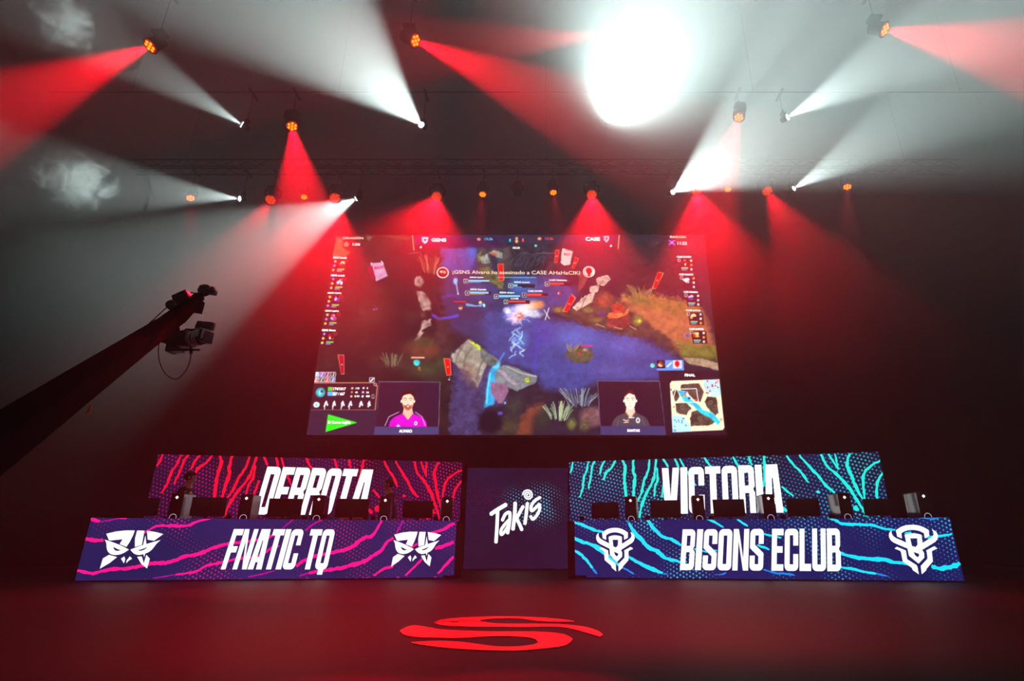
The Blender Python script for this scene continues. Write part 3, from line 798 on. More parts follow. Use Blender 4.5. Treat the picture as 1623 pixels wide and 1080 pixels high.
# centre LED wall
a = at_y(734, 902, 16.35); b = at_y(902, 902, 16.35); top = at_y(818, 742, 16.35).z
PL_C, L_C = plane_pts(a.x, a.y, b.x, b.y)
sx, sy = PL_C.hit(846, 800); sx2, sy2 = PL_C.hit(768, 790)
M_LED_C = led_material('led_navy_centre', (22, 16, 44), (30, 22, 56), (60, 200, 235), .8, pitch=.085, ang=.4, mask_lo=.3, mask_hi=.6, mask_scale=1.5, mask_box=(sx, sy, 1.05, .75))
WALL_C = thing('led_wall', 'centre LED wall between the desks with the slanted white Takis lettering', 'LED wall', PL_C.p(L_C / 2, 0))
led_face('led_face', PL_C, 0, L_C, 0.0, top, M_LED_C, WALL_C, 0.0)
c = MB(); slab(c, PL_C, 0, L_C, 0, top - .002, -.09, -.003); c.build('led_cabinet', M_CAB, WALL_C)
def c8(x, y): return 765 + x / 10.282, 765 + y / 10.282
def dots_on(pl, mat, parent, cx_, cy_, rx, ry, n, seed, r, name):
    rnd = random.Random(seed); art = Art(pl)
    for k in range(n):
        i, j = rnd.gauss(0, .45), rnd.gauss(0, .45)
        if i * i + j * j > 1: continue
        q = pl.hit(cx_ + rx * i, cy_ + ry * j); q = (round(q[0] / .085) * .085 + (round(q[1] / .06) % 2) * .042, round(q[1] / .06) * .06)
        rr = r * rnd.uniform(.6, 1.1); art.poly_ab([(q[0] + rr * math.cos(t * math.pi / 3), q[1] + rr * math.sin(t * math.pi / 3)) for t in range(6)])
    o = art.build(name, mat, parent, .003); o['kind'] = 'stuff'; return o
dots_on(PL_C, mat_emit('dim_pink_dot', (120, 12, 60), 1), WALL_C, 768, 792, 42, 30, 150, 5, .014, 'pink_dots')
art = Art(PL_C)
def stroke8(pts, w, flare=0):
    P = smooth_line([c8(*p) for p in pts], 6); Q = [PL_C.hit(*p) for p in P]; wm = w / 10.282 * 0.0158
    art.ribbon_ab(Q, wm, 0, 1, 0)
    for e in (Q[0], Q[-1]): art.poly_ab([(e[0] + wm * .52 * math.cos(t * math.pi / 8), e[1] + wm * .52 * math.sin(t * math.pi / 8)) for t in range(16)])
for pts, w in [([(145, 510), (250, 440), (370, 370)], 72), ([(245, 450), (235, 700), (218, 965)], 62),
               ([(325, 610), (370, 520), (435, 490), (445, 560), (430, 700), (408, 820)], 58), ([(440, 600), (350, 700), (300, 780), (305, 850), (360, 800), (420, 700)], 54),
               ([(530, 345), (520, 550), (495, 755)], 66), ([(655, 400), (600, 500), (560, 590), (600, 680), (635, 765)], 60),
               ([(728, 350), (712, 500), (690, 665)], 60), ([(930, 250), (850, 300), (790, 390), (800, 465), (880, 400), (925, 360), (925, 450), (880, 540), (820, 600), (785, 560)], 54)]:
    stroke8(pts, w)
sp = []
for k in range(44):
    th = math.radians(40 + k * 20); r = 8 + 82 * (k / 43) ; sp.append((735 + r * math.cos(-th) * .95 + 2, 208 + r * math.sin(-th) * 1.0))
P = [PL_C.hit(*c8(*p)) for p in sp]; art.ribbon_ab(P, .042, 0, 1, 0)
art.build('word', M_WHITE, WALL_C, .006)

# floor emblem: two interlocking red sweeps
def cl(x, y): return 600 + x / 4.0575, 920 + y / 4.0575
def floor_poly(parent_mb, top, bot):
    n = 40
    def rs(P):
        P = smooth_line([cl(*p) for p in P], 6); L = [0]
        for i in range(1, len(P)): L.append(L[-1] + math.hypot(P[i][0] - P[i - 1][0], P[i][1] - P[i - 1][1]))
        o = []
        for k in range(n + 1):
            t = L[-1] * k / n; j = 1
            while j < len(L) - 1 and L[j] < t: j += 1
            u = (t - L[j - 1]) / max(1e-6, L[j] - L[j - 1]); o.append(at_z(P[j - 1][0] + (P[j][0] - P[j - 1][0]) * u, P[j - 1][1] + (P[j][1] - P[j - 1][1]) * u, .004))
        return o
    A, B = rs(top), rs(bot); vs = A + B
    parent_mb.add(vs, [(i, n + 1 + i, n + 2 + i, i + 1) for i in range(n)])
M_EMBLEM = mat_pbr('red_floor_emblem', (250, 14, 12), .5, spec=.3, noise=.12, nscale=6)  # slightly mottled red of the flat emblem
fm = MB()
floor_poly(fm, [(1258, 263), (1150, 248), (1000, 238), (830, 233), (640, 236), (480, 245), (390, 258), (355, 272)], [(1255, 266), (1150, 268), (1020, 262), (900, 246), (760, 246), (660, 256), (650, 262), (700, 270)])
floor_poly(fm, [(355, 272), (420, 255), (540, 252), (650, 262), (740, 277), (900, 280), (1060, 280), (1200, 285), (1330, 300), (1410, 325), (1445, 350)], [(355, 273), (400, 288), (480, 295), (620, 300), (760, 300), (900, 302), (1050, 300), (1180, 302), (1270, 320), (1360, 345), (1425, 365)])
floor_poly(fm, [(135, 325), (170, 305), (225, 290), (320, 302), (400, 316), (550, 324), (750, 330), (950, 330), (1090, 334), (1200, 350), (1250, 378)], [(135, 327), (160, 350), (240, 366), (350, 370), (520, 372), (700, 362), (820, 360), (960, 368), (1020, 385), (1030, 395), (1250, 380)])
floor_poly(fm, [(1250, 378), (1235, 400), (1180, 425), (1060, 440), (900, 453), (720, 452), (560, 445), (400, 432), (270, 415), (208, 402)], [(1030, 395), (1022, 403), (1000, 412), (950, 420), (880, 426), (760, 425), (640, 410), (520, 396), (380, 390), (210, 398)])
o = fm.build('floor_emblem', M_EMBLEM, origin=at_z(794, 1000, .004)); tag(o, 'flat red S-shaped emblem made of two sweeps on the black stage floor', 'floor emblem')
# ================= the big hanging LED screen: its picture is computed here, point by point, into a colour attribute of the screen mesh
Y_SCR = 16.0
_a = at_y(486, 690, Y_SCR); _b = at_y(1150, 689, Y_SCR); _t = at_y(826, 372.5, Y_SCR)
SCR_W = _b.x - _a.x; SCR_H = _t.z - _a.z
PL_S0 = Plane((_a.x, Y_SCR, _a.z), (1, 0, 0))
def homography(src, dst):
    A = []; B = []
    for (x, y), (u, v) in zip(src, dst):
        A.append([x, y, 1, 0, 0, 0, -u * x, -u * y]); B.append(u)
        A.append([0, 0, 0, x, y, 1, -v * x, -v * y]); B.append(v)
    h = np.linalg.solve(np.array(A, float), np.array(B, float))
    return np.append(h, 1).reshape(3, 3)
QUAD = [(487, 690), (1147, 688), (1122, 370), (530, 375)]
H_UV2PX = homography([(0, 0), (1, 0), (1, 1), (0, 1)], QUAD); H_PX2UV = np.linalg.inv(H_UV2PX)
class ScreenPlane(Plane):
    def hit(s, px, py):
        q = H_PX2UV @ np.array([px, py, 1.0]); return q[0] / q[2] * SCR_W, q[1] / q[2] * SCR_H
PL_S = ScreenPlane(PL_S0.o, PL_S0.u)
NX, NY = 680, 356
uu, vv = np.meshgrid(np.linspace(0, 1, NX + 1), np.linspace(0, 1, NY + 1))
_den = H_UV2PX[2, 0] * uu + H_UV2PX[2, 1] * vv + 1
PX = (H_UV2PX[0, 0] * uu + H_UV2PX[0, 1] * vv + H_UV2PX[0, 2]) / _den
PY = (H_UV2PX[1, 0] * uu + H_UV2PX[1, 1] * vv + H_UV2PX[1, 2]) / _den
IMG = np.zeros(PX.shape + (3,)); IMG[:] = (30, 22, 28)
_rs = np.random.RandomState(7)
_lat = _rs.rand(256, 256)
def vnoise(x, y):
    xi = np.floor(x).astype(int); yi = np.floor(y).astype(int); fx = x - xi; fy = y - yi
    fx = fx * fx * (3 - 2 * fx); fy = fy * fy * (3 - 2 * fy)
    g = lambda a, b: _lat[a % 256, b % 256]
    return (g(xi, yi) * (1 - fx) + g(xi + 1, yi) * fx) * (1 - fy) + (g(xi, yi + 1) * (1 - fx) + g(xi + 1, yi + 1) * fx) * fy
def fbm(x, y, o=4):
    s = 0; a = .5; t = 0
    for k in range(o): s = s + a * vnoise(x * 2 ** k + 17 * k, y * 2 ** k + 31 * k); t += a; a *= .5
    return s / t
N1 = fbm(PX / 26, PY / 20); N2 = fbm(PX / 9 + 40, PY / 7 + 9, 3); N3 = fbm(PX / 3.2 + 90, PY / 3 + 70, 2)
FULL = (slice(0, NY + 1), slice(0, NX + 1))
ROWY = PY.mean(1)
def window(x0, x1, y0, y1, pad):
    """grid rows and columns that can hold the given photo-pixel box"""
    x0 -= pad; x1 += pad; y0 -= pad; y1 += pad
    r = np.where((PY.max(1) >= y0) & (PY.min(1) <= y1))[0]; c = np.where((PX.max(0) >= x0) & (PX.min(0) <= x1))[0]
    if len(r) == 0 or len(c) == 0: return None
    return slice(r[0], r[-1] + 1), slice(c[0], c[-1] + 1)
def blend(m, col, tex=0.0, wn_=FULL):
    m = m[..., None]; c = np.array(col, float)
    if tex: c = c * (1 + tex * ((N2[wn_] * .6 + N3[wn_] * .4)[..., None] - .5) * 2)
    IMG[wn_] = IMG[wn_] * (1 - m) + c * m
def sstep(d, w): return np.clip(.5 - d / w, 0, 1)
def poly(pts, col, soft=1.2, al=1.0, tex=0.0, rag=0.0, conv=None):
    if conv: pts = [conv(*p) for p in pts]
    P = np.array(pts, float); n = len(P)
    W_ = window(P[:, 0].min(), P[:, 0].max(), P[:, 1].min(), P[:, 1].max(), soft + rag + 2)
    if W_ is None: return
    x = PX[W_] + (rag * (N2[W_] - .5) * 2 if rag else 0); y = PY[W_] + (rag * (N3[W_] - .5) * 2 if rag else 0)
    d = np.full(x.shape, 1e9); ins = np.zeros(x.shape, bool)
    for i in range(n):
        a = P[i]; b = P[(i + 1) % n]; e = b - a; L = max(1e-9, e @ e)
        t = np.clip(((x - a[0]) * e[0] + (y - a[1]) * e[1]) / L, 0, 1)
        d = np.minimum(d, (x - a[0] - t * e[0]) ** 2 + (y - a[1] - t * e[1]) ** 2)
        c = ((a[1] > y) != (b[1] > y)) & (x < (b[0] - a[0]) * (y - a[1]) / ((b[1] - a[1]) or 1e-9) + a[0]); ins ^= c
    d = np.sqrt(d); d = np.where(ins, -d, d)
    blend(sstep(d, soft) * al, col, tex, W_)
def ell(cx, cy_, rx, ry, col, soft=.3, al=1.0, tex=0.0, rag=0.0, conv=None, add=False):
    if conv: cx, cy_ = conv(cx, cy_)
    g = 1 + rag
    W_ = window(cx - rx * g, cx + rx * g, cy_ - ry * g, cy_ + ry * g, 2)
    if W_ is None: return
    r = np.sqrt(((PX[W_] - cx) / rx) ** 2 + ((PY[W_] - cy_) / ry) ** 2) + rag * (N2[W_] - .5)
    m = np.clip((1 - r) / soft, 0, 1); m = m * m * (3 - 2 * m) * al
    blend(m, col, tex, W_)
def seg(pts, w, col, al=1.0, soft=1.0, conv=None, add=False, rag=0.0):
    if conv: pts = [conv(*p) for p in pts]
    xs_ = [p[0] for p in pts]; ys_ = [p[1] for p in pts]
    W_ = window(min(xs_), max(xs_), min(ys_), max(ys_), w + soft + rag + 1)
    if W_ is None: return
    x = PX[W_] + (rag * (N3[W_] - .5) * 2); y = PY[W_] + rag * (N2[W_] - .5) * 2; d = np.full(x.shape, 1e9)
    for a, b in zip(pts[:-1], pts[1:]):
        a = np.array(a, float); b = np.array(b, float); e = b - a; L = max(1e-9, e @ e)
        t = np.clip(((x - a[0]) * e[0] + (y - a[1]) * e[1]) / L, 0, 1)
        d = np.minimum(d, (x - a[0] - t * e[0]) ** 2 + (y - a[1] - t * e[1]) ** 2)
    blend(sstep(np.sqrt(d) - w / 2, soft) * al, col, 0, W_)
def rect(x0, y0, x1, y1, col, al=1.0, conv=None, soft=.9, tex=0): poly([(x0, y0), (x1, y0), (x1, y1), (x0, y1)], col, soft, al, tex, 0, conv)
def k1(x, y): return 480 + x / 3.176, 360 + y / 3.176
def k2(x, y): return 810 + x / 3.176, 360 + y / 3.176
def ka(x, y): return 600 + x / 5.143, 480 + y / 5.143
def kb(x, y): return 760 + x / 4.32, 440 + y / 4.32
def kc(x, y): return 940 + x / 4.909, 380 + y / 4.909
def kd(x, y): return 500 + x / 4.695, 370 + y / 4.695
def ke(x, y): return 690 + x / 6.011, 370 + y / 6.011
def kf(x, y): return 490 + x / 7.377, 580 + y / 7.377
def kg(x, y): return 940 + x / 7.729, 570 + y / 7.729
rnd = random.Random(3)
# -- terrain
blend(np.clip((N1 - .35) * 2.2, 0, 1) * .8, (52, 38, 34), .5)
blend(np.clip((PX - 700) / 60, 0, 1) * .6, (34, 34, 56), .4)
poly([(330, 480), (520, 430), (560, 560), (460, 720), (280, 700)], (60, 42, 36), 40, .7, .5, 8, kd)
poly([(150, 40), (200, 40), (190, 120), (250, 150), (200, 200), (110, 190)], (150, 104, 60), 3, .9, .4, 2, kd)
poly([(370, 30), (420, 30), (400, 60), (370, 60)], (110, 120, 80), 2, .6, .3, 2, kd)
poly([(500, 30), (710, 30), (690, 60), (600, 50)], (110, 80, 44), 3, .6, .4, 2, kd)
# water
poly([(700, 180), (880, 160), (1000, 330), (1120, 500), (1080, 640), (1000, 700), (830, 560), (740, 520), (700, 380)], (46, 48, 92), 16, 1, .2, 4, k1)
poly([(0, 430), (180, 460), (420, 500), (640, 560), (780, 620), (870, 680), (740, 770), (560, 780), (430, 780), (330, 830), (160, 820), (120, 740), (-120, 660), (-140, 430)], (58, 66, 134), 14, 1, .25, 4, k2)
poly([(0, 240), (240, 240), (340, 330), (280, 420), (0, 470)], (56, 60, 120), 14, 1, .25, 4, k2)
ell(330, 560, 60, 34, (84, 108, 196), 1, .75, .2, .3, k2); ell(560, 600, 62, 30, (92, 96, 184), 1, .7, .2, .3, k2); ell(500, 720, 60, 22, (84, 80, 150), 1, .7, .2, .3, k2)
ell(160, 540, 30, 34, (66, 62, 158), 1, .8, .2, .3, k2); ell(100, 640, 22, 26, (60, 54, 130), 1, .7, .2, .3, k2); ell(50, 300, 42, 22, (60, 110, 190), 1, .8, .2, .2, k2)
ell(820, 420, 40, 34, (40, 40, 78), 1, .8, 0, 0, k1); ell(900, 330, 40, 24, (50, 70, 140), 1, .7, 0, 0, k1)
poly([(690, 110), (880, 105), (880, 150), (850, 220), (760, 240), (700, 200)], (50, 70, 150), 6, 1, .3, 2, k1)
ell(850, 130, 12, 18, (60, 110, 220), 1, .8, 0, 0, k1)
# upper centre cliff and ruins
poly([(880, 100), (1080, 100), (1080, 240), (960, 300), (880, 200)], (70, 60, 62), 5, 1, .6, 3, k1)
poly([(0, 100), (240, 90), (340, 200), (240, 240), (0, 230)], (40, 34, 46), 6, 1, .7, 4, k2)
for q in [[(420, 230), (500, 200), (520, 290), (440, 310)], [(500, 180), (560, 170), (640, 190), (640, 250), (560, 230)], [(400, 200), (440, 170), (430, 260), (400, 290)]]:
    poly(q, (150, 158, 148) if q[0][0] != 400 else (120, 120, 60), 2, .8, .5, 2, ke)
poly([(520, 200), (560, 200), (610, 300), (590, 400), (545, 330)], (40, 38, 70), 2, .9, .3, 2, ke)
ell(560, 200, 7, 6, (220, 100, 60), .8, .8, .4, .3, ke)
poly([(400, 330), (520, 340), (600, 420), (660, 480), (640, 550), (520, 470), (430, 400)], (96, 92, 50), 4, 1, .7, 4, ke)
for k in range(7):
    x0 = 700 + k * 55; seg([(x0, 330 - 6 * k), (x0 + 40, 250 - 8 * k), (x0 + 110, 200 - 3 * k), (x0 + 180, 190)], .9, (128, 116, 128), .45, 1.4, ke, rag=2)
ell(780, 300, 9, 6, (70, 66, 92), .9, .8, .4, .3, ke)
# left rocks
for q in [[(560, 265), (590, 250), (605, 280), (585, 310), (560, 300)], [(565, 330), (600, 335), (640, 390), (640, 425), (600, 430), (580, 390)], [(600, 480), (645, 465), (640, 500), (590, 535)], [(585, 530), (610, 535), (580, 578), (560, 578)]]:
    poly(q, (158, 128, 122), 2.5, .95, .6, 2.5, k1)
ell(600, 450, 8, 8, (120, 70, 60), .9, .7, .5, .5, k1)
seg([(700, 360), (750, 350), (780, 360)], 3, (70, 50, 160), .8, 4, k1); seg([(650, 450), (680, 470), (740, 460), (775, 452)], 3.5, (90, 70, 230), .9, 4, k1)
seg([(660, 355), (690, 445)], 2, (60, 40, 70), .8, 1.5, k1)
# path and clearing bottom left
ell(600, 620, 46, 26, (112, 62, 44), .8, .85, .3, .4, k1); ell(600, 585, 30, 12, (66, 62, 40), .9, .9, .4, .4, k1)
ell(610, 720, 48, 22, (64, 70, 46), 1, .85, .4, .4, k1); ell(480, 690, 34, 22, (62, 58, 48), 1, .6, .4, .4, k1); ell(700, 690, 18, 14, (70, 86, 50), 1, .6, .4, .4, k1)
poly([(680, 470), (730, 480), (745, 640), (700, 640), (660, 560)], (60, 40, 44), 8, .9, .5, 4, k1)
ell(1000, 1000, 60, 26, (70, 64, 44), 1, .8, .4, .4, k1)
# big cliff at the bottom
poly([(590, 430), (720, 300), (830, 380), (980, 480), (1040, 560), (1040, 820), (860, 860), (820, 1080), (560, 1080), (580, 700), (600, 560)], (58, 50, 88), 6, 1, .5, 5, ka)
poly([(590, 430), (650, 370), (720, 305), (780, 340), (850, 390), (900, 470), (870, 520), (800, 700), (720, 560), (640, 530), (600, 490)], (150, 142, 128), 3, 1, .35, 2, ka)
for a, b, c in [((690, 340), (640, 430), (620, 500)), ((750, 380), (700, 450), (690, 520)), ((860, 440), (820, 520), (790, 620))]: seg([a, b, c], 2.4, (84, 80, 84), .7, 3, ka)
poly([(660, 500), (760, 540), (800, 640), (770, 720), (680, 620)], (126, 92, 80), 14, .7, .4, 4, ka)
poly([(730, 320), (800, 345), (860, 410), (820, 400), (760, 350)], (176, 196, 50), 1.5, 1, .4, 1, ka)
poly([(860, 405), (930, 440), (990, 500), (960, 520), (880, 470)], (122, 122, 106), 2, 1, .3, 1, ka)
for k in range(9): seg([(610 + k * 32, 620 + rnd.randint(-30, 40)), (600 + k * 30, 900), (590 + k * 30, 1060)], 2.5, (84, 76, 140) if k % 3 else (40, 32, 62), .22, 9, ka, rag=6)
poly([(920, 510), (985, 500), (975, 600), (1000, 680), (960, 720), (930, 830), (850, 860), (870, 700), (890, 600)], (40, 150, 205), 4, 1, .3, 2, ka)
ell(950, 520, 9, 8, (90, 215, 240), .8, .9, 0, .3, ka); seg([(900, 580), (880, 700), (870, 820)], 2.4, (90, 230, 250), .8, 2, ka)
poly([(150, 610), (180, 600), (280, 640), (388, 678), (380, 720), (250, 780), (170, 750), (100, 720), (100, 650)], (112, 118, 124), 2, 1, .35, 1.5, kb)
poly([(105, 640), (160, 640), (200, 700), (265, 730), (240, 750), (190, 710)], (150, 134, 150), 1.6, 1, .3, 1, kb)
poly([(70, 720), (180, 730), (190, 780), (150, 860), (120, 865), (70, 790)], (130, 92, 122), 1.6, 1, .3, 1, kb)
seg([(180, 615), (280, 660), (380, 680)], 1.5, (180, 190, 176), .8, 1.2, kb)
ell(318, 705, 5.2, 5, (190, 210, 40), .7, 1, .5, .6, kb)
poly([(0, 480), (60, 530), (130, 590), (60, 620), (0, 560)], (90, 96, 96), 2, .9, .5, 1.5, kb)
# dark hole and path at the bottom
ell(60, 990, 26, 26, (20, 16, 30), .5, 1, 0, .2, kb); ell(130, 930, 6, 4, (100, 80, 200), .8, .9, .4, .5, kb); ell(165, 860, 2.5, 3, (170, 200, 240), .8, .9, 0, 0, kb)
poly([(240, 1080), (270, 960), (330, 890), (420, 860), (440, 900), (360, 960), (340, 1080)], (112, 56, 40), 10, .9, .3, 4, kb)
ell(230, 880, 22, 22, (56, 60, 50), 1, .7, .4, .4, kb); ell(420, 960, 20, 30, (56, 62, 44), 1, .6, .4, .4, kb)
ell(760, 950, 26, 20, (110, 76, 80), .5, 1, .4, .3, kb); ell(620, 1000, 12, 14, (122, 124, 60), .9, .8, .6, .5, kb); ell(700, 1010, 12, 14, (104, 96, 62), .9, .8, .6, .5, kb)
# right bank: rocks, path, stump
poly([(200, 400), (340, 420), (480, 330), (700, 440), (820, 600), (700, 560), (560, 545), (380, 500), (230, 440)], (80, 56, 48), 5, 1, .6, 4, k2)
poly([(560, 340), (700, 340), (960, 380), (1010, 520), (1050, 650), (860, 640), (760, 560), (640, 440), (560, 380)], (170, 100, 64), 12, 1, .3, 6, k2)
poly([(600, 340), (760, 350), (960, 400), (980, 460), (820, 440), (660, 400)], (140, 110, 50), 14, .6, .3, 5, k2)
poly([(840, 580), (1040, 600), (1050, 670), (860, 660)], (104, 104, 44), 10, .9, .4, 5, k2)
poly([(640, 460), (740, 520), (840, 600), (820, 640), (700, 560)], (84, 62, 58), 7, .85, .5, 5, k2)
for k in range(8): seg([(640 + 24 * k, 480 + 16 * k), (700 + 22 * k, 500 + 14 * k)], 1, (60, 44, 44), .5, 1.6, k2, rag=2)
ell(890, 545, 5, 4.5, (60, 70, 170), .8, 1, .3, .3, k2)
ell(240, 420, 14, 7, (140, 112, 60), .8, .9, .5, .5, k2); ell(390, 420, 13, 7, (130, 116, 60), .8, .9, .5, .5, k2); ell(430, 470, 16, 7, (120, 96, 50), .8, .9, .5, .5, k2)
ell(470, 370, 20, 20, (150, 72, 52), .7, 1, .5, .5, k2)
for q in [[(430, 260), (490, 240), (508, 262), (470, 300), (440, 290)], [(400, 300), (450, 290), (440, 330), (400, 330)], [(355, 360), (430, 320), (410, 380), (330, 425), (310, 410)], [(345, 225), (400, 240), (370, 300), (340, 330)]]:
    poly(q, (196, 168, 152) if q[0][0] != 345 else (120, 60, 60), 1.5, 1, .45, 1.2, k2)
for q in [((318, 400), (345, 370)), ((352, 412), (380, 350)), ((440, 300), (470, 270))]: seg(list(q), 1, (90, 60, 60), .9, 1, k2)
ell(460, 440, 8, 5, (90, 40, 150), .8, .9, 0, .2, k2)
poly([(480, 445), (510, 430), (560, 435), (600, 410), (590, 440), (540, 460), (490, 465)], (230, 104, 60), 1.6, 1, .5, 1, k2)
poly([(500, 400), (540, 380), (580, 400), (575, 430), (520, 440)], (180, 62, 44), 1.6, 1, .5, 1.5, k2)
poly([(480, 462), (540, 462), (600, 440), (600, 500), (540, 520), (490, 500)], (130, 50, 44), 2, 1, .5, 1.5, k2)
ell(640, 470, 11, 12, (130, 124, 56), .7, 1, .6, .5, k2); ell(650, 475, 5, 5, (200, 200, 50), .9, .9, .5, .5, k2)
for q in [((430, 490), (470, 505)), ((520, 505), (560, 515)), ((600, 500), (630, 515))]: seg(list(q), 1.8, (190, 150, 150), .8, 1.4, k2)
poly([(860, 655), (960, 660), (1052, 685), (1056, 722), (960, 700), (900, 690)], (152, 128, 104), 2, 1, .4, 1.2, k2)
poly([(560, 345), (620, 355), (700, 350), (700, 380), (620, 380)], (120, 110, 50), 5, .8, .4, 3, k2)
# upper right dark forest
poly([(560, 60), (860, 60), (880, 300), (700, 330), (560, 320)], (34, 30, 36), 10, .8, .6, 5, k2)
for k in range(14):
    x0 = 620 + rnd.random() * 300; y0 = 80 + rnd.random() * 200; seg([(x0, y0), (x0 + 30, y0 - 14)], 2.4, (74, 70, 80), .5, 3, k2, rag=3)
# grass tufts
def tuft(cx, cy_, w, h, n, cols, conv):
    x, y = conv(cx, cy_)
    for k in range(n):
        a = rnd.uniform(-1, 1); bx = x + a * w * .5; L = h * rnd.uniform(.5, 1.1)
        seg([(bx, y + rnd.uniform(-.2, .2) * h), (bx + a * w * .25, y - L * .6), (bx + a * w * .5 + rnd.uniform(-2, 2), y - L)], rnd.uniform(.8, 1.5), cols[k % len(cols)], .85, 1)
ell(560, 930, 22, 15, (52, 66, 64), .9, .8, .5, .4, kb)
tuft(530, 960, 26, 24, 34, [(150, 170, 130), (104, 128, 106), (190, 196, 150)], kb); tuft(680, 870, 34, 24, 38, [(110, 128, 150), (80, 92, 122), (160, 164, 170)], kb)
tuft(445, 700, 20, 18, 22, [(110, 112, 84), (84, 80, 60)], k1); tuft(660, 345, 26, 16, 26, [(170, 130, 84), (130, 110, 60)], k2)
tuft(635, 230, 20, 26, 28, [(180, 100, 70), (150, 80, 60)], k1)
ell(345, 645, 27, 16, (84, 76, 56), .4, 1, .5, .35, k2); tuft(300, 625, 14, 12, 12, [(150, 130, 90)], k2)
for k in range(26): seg([k2(345 + rnd.uniform(-60, 70), 640 + rnd.uniform(-30, 30))] * 1 + [k2(345 + rnd.uniform(-60, 70), 640 + rnd.uniform(-30, 30))], .7, (110, 100, 70), .35)
ell(338, 640, 2.6, 2.6, (240, 40, 30), .5, 1, 0, 0, k2); ell(370, 620, 6, 4, (200, 150, 110), .9, .7, .6, .6, k2); rect(348, 597, 410, 603, (230, 40, 60), 1, k2)
# fight glow, lightning
ell(1090, 440, 34, 24, (90, 120, 220), 1, .8, .2, .4, k1)
ell(1060, 440, 22, 20, (200, 180, 255), 1, 1, .2, .6, k1, add=False); ell(100, 400, 26, 15, (255, 190, 150), 1, 1, .3, .5, k2); ell(60, 420, 20, 15, (255, 236, 240), .9, 1, .2, .5, k2)
ell(140, 395, 12, 10, (255, 150, 70), 1, .9, .5, .5, k2); ell(20, 460, 15, 13, (255, 210, 240), .9, .9, .3, .6, k2); ell(-20, 430, 10, 9, (240, 240, 255), 1, 1, .2, .6, k2); ell(110, 440, 24, 9, (230, 235, 255), .8, .8, .3, .6, k2)
ell(38, 452, 10, 9, (230, 70, 40), .8, 1, .8, .8, k2); ell(38, 452, 5, 5, (80, 30, 40), .8, .9, .6, .8, k2)
for a in range(9):
    t = a * .7; seg([k2(38, 452), k2(38 + 70 * math.cos(t), 452 + 48 * math.sin(t))], 1.2, (255, 240, 240), .6, 1.6, rag=3)
seg([(170, 470), (190, 410)], 1.4, (240, 240, 240), .9, 1, k2); seg([(165, 420), (192, 465)], 1.2, (230, 230, 230), .9, 1, k2)
ell(40, 570, 20, 24, (90, 140, 220), 1, .7, .3, .4, k2)
for k in range(12):
    x0 = 10 + rnd.random() * 60; y0 = 510 + k * 11
    seg([(x0, y0), (x0 + rnd.uniform(-30, 30), y0 + 16), (x0 + rnd.uniform(-40, 40), y0 + 34)], 1.3, (200, 240, 255), .75, 1.8, k2, rag=2)
seg([(-40, 640), (-80, 700)], 2.4, (70, 160, 230), .7, 3, k2); seg([(130, 560), (110, 740)], 3, (70, 60, 200), .6, 6, k2)
seg([(690, 160), (760, 150)], 1, (200, 210, 250), .4, 1, kd)
# small figures of the match as plain blobs
def blob(x, y, r, cols, conv):
    for c in cols: ell(x + rnd.uniform(-r, r) * 3, y + rnd.uniform(-r, r) * 3, r * rnd.uniform(.6, 1.1), r * rnd.uniform(.6, 1.1), c, .6, 1, .5, .7, conv)
ell(765, 275, 5.4, 8, (120, 190, 250), .7, 1, .4, .6, k1); seg([(768, 285), (778, 340)], 1.6, (150, 200, 255), .9, 1.2, k1); ell(778, 342, 1.8, 2.4, (200, 200, 210), .6, 1, 0, 0, k1)
blob(790, 405, 4, [(200, 120, 60), (240, 200, 140), (120, 60, 50)], k1); blob(900, 388, 4.2, [(230, 220, 80), (120, 110, 220), (120, 220, 200)], k1)
seg([(820, 400), (890, 405)], 3, (110, 210, 250), .8, 2.5, k1, rag=3); blob(248, 335, 3.4, [(230, 30, 30), (250, 250, 250), (230, 40, 30)], k2); blob(355, 425, 2, [(200, 60, 200)], k1)
ell(568, 690, 6.5, 6.5, (40, 200, 210), .5, 1, .3, .3, k1); blob(580, 720, 3, [(170, 140, 50), (120, 90, 40)], k1); rect(541, 660, 608, 667, (240, 170, 140), 1, k1); rect(755, 380, 815, 384, (220, 60, 50), 1, k1)
blob(360, 425, 2.4, [(60, 60, 130), (80, 70, 120)], k1); blob(735, 765, 2.4, [(160, 150, 170), (90, 90, 110)], k1)
ell(717, 105, 4, 6, (110, 70, 50), .7, .9, .5, .4, k1)
# banners
def banner(q, conv, col=(232, 18, 14)):
    poly(q, (206, 130, 96), 1, 1, 0, 0, conv); cx = sum(p[0] for p in q) / 4; cy_ = sum(p[1] for p in q) / 4
    poly([(cx + (p[0] - cx) * .80, cy_ + (p[1] - cy_) * .94) for p in q], col, 1, 1, .1, 0, conv)
    s = conv(cx, cy_); ell(s[0], s[1], 1.5, 1.2, (240, 190, 150), .5, 1)
banner([(590, 295), (650, 295), (655, 455), (602, 470)], ke); banner([(1150, 155), (1190, 155), (1170, 280), (1140, 285)], ke); banner([(1340, 220), (1378, 240), (1330, 340), (1305, 330)], ke)
banner([(1300, 580), (1345, 620), (1255, 755), (1210, 750)], ke); banner([(520, 245), (568, 255), (500, 385), (470, 375)], kc); banner([(520, 460), (578, 465), (585, 600), (545, 600)], ka)
banner([(162, 915), (210, 915), (212, 1060), (188, 1060)], kd, (170, 10, 40))
poly([(1218, 140), (1320, 170), (1290, 300), (1235, 310), (1200, 280)], (226, 196, 190), 1.4, 1, .15, .5, ke)
poly([(410, 232), (495, 228), (530, 330), (445, 370)], (186, 150, 186), 1.6, 1, .2, .6, kd); poly([(378, 262), (412, 250), (440, 350), (410, 360)], (130, 20, 50), 2, .9, .3, .6, kd)
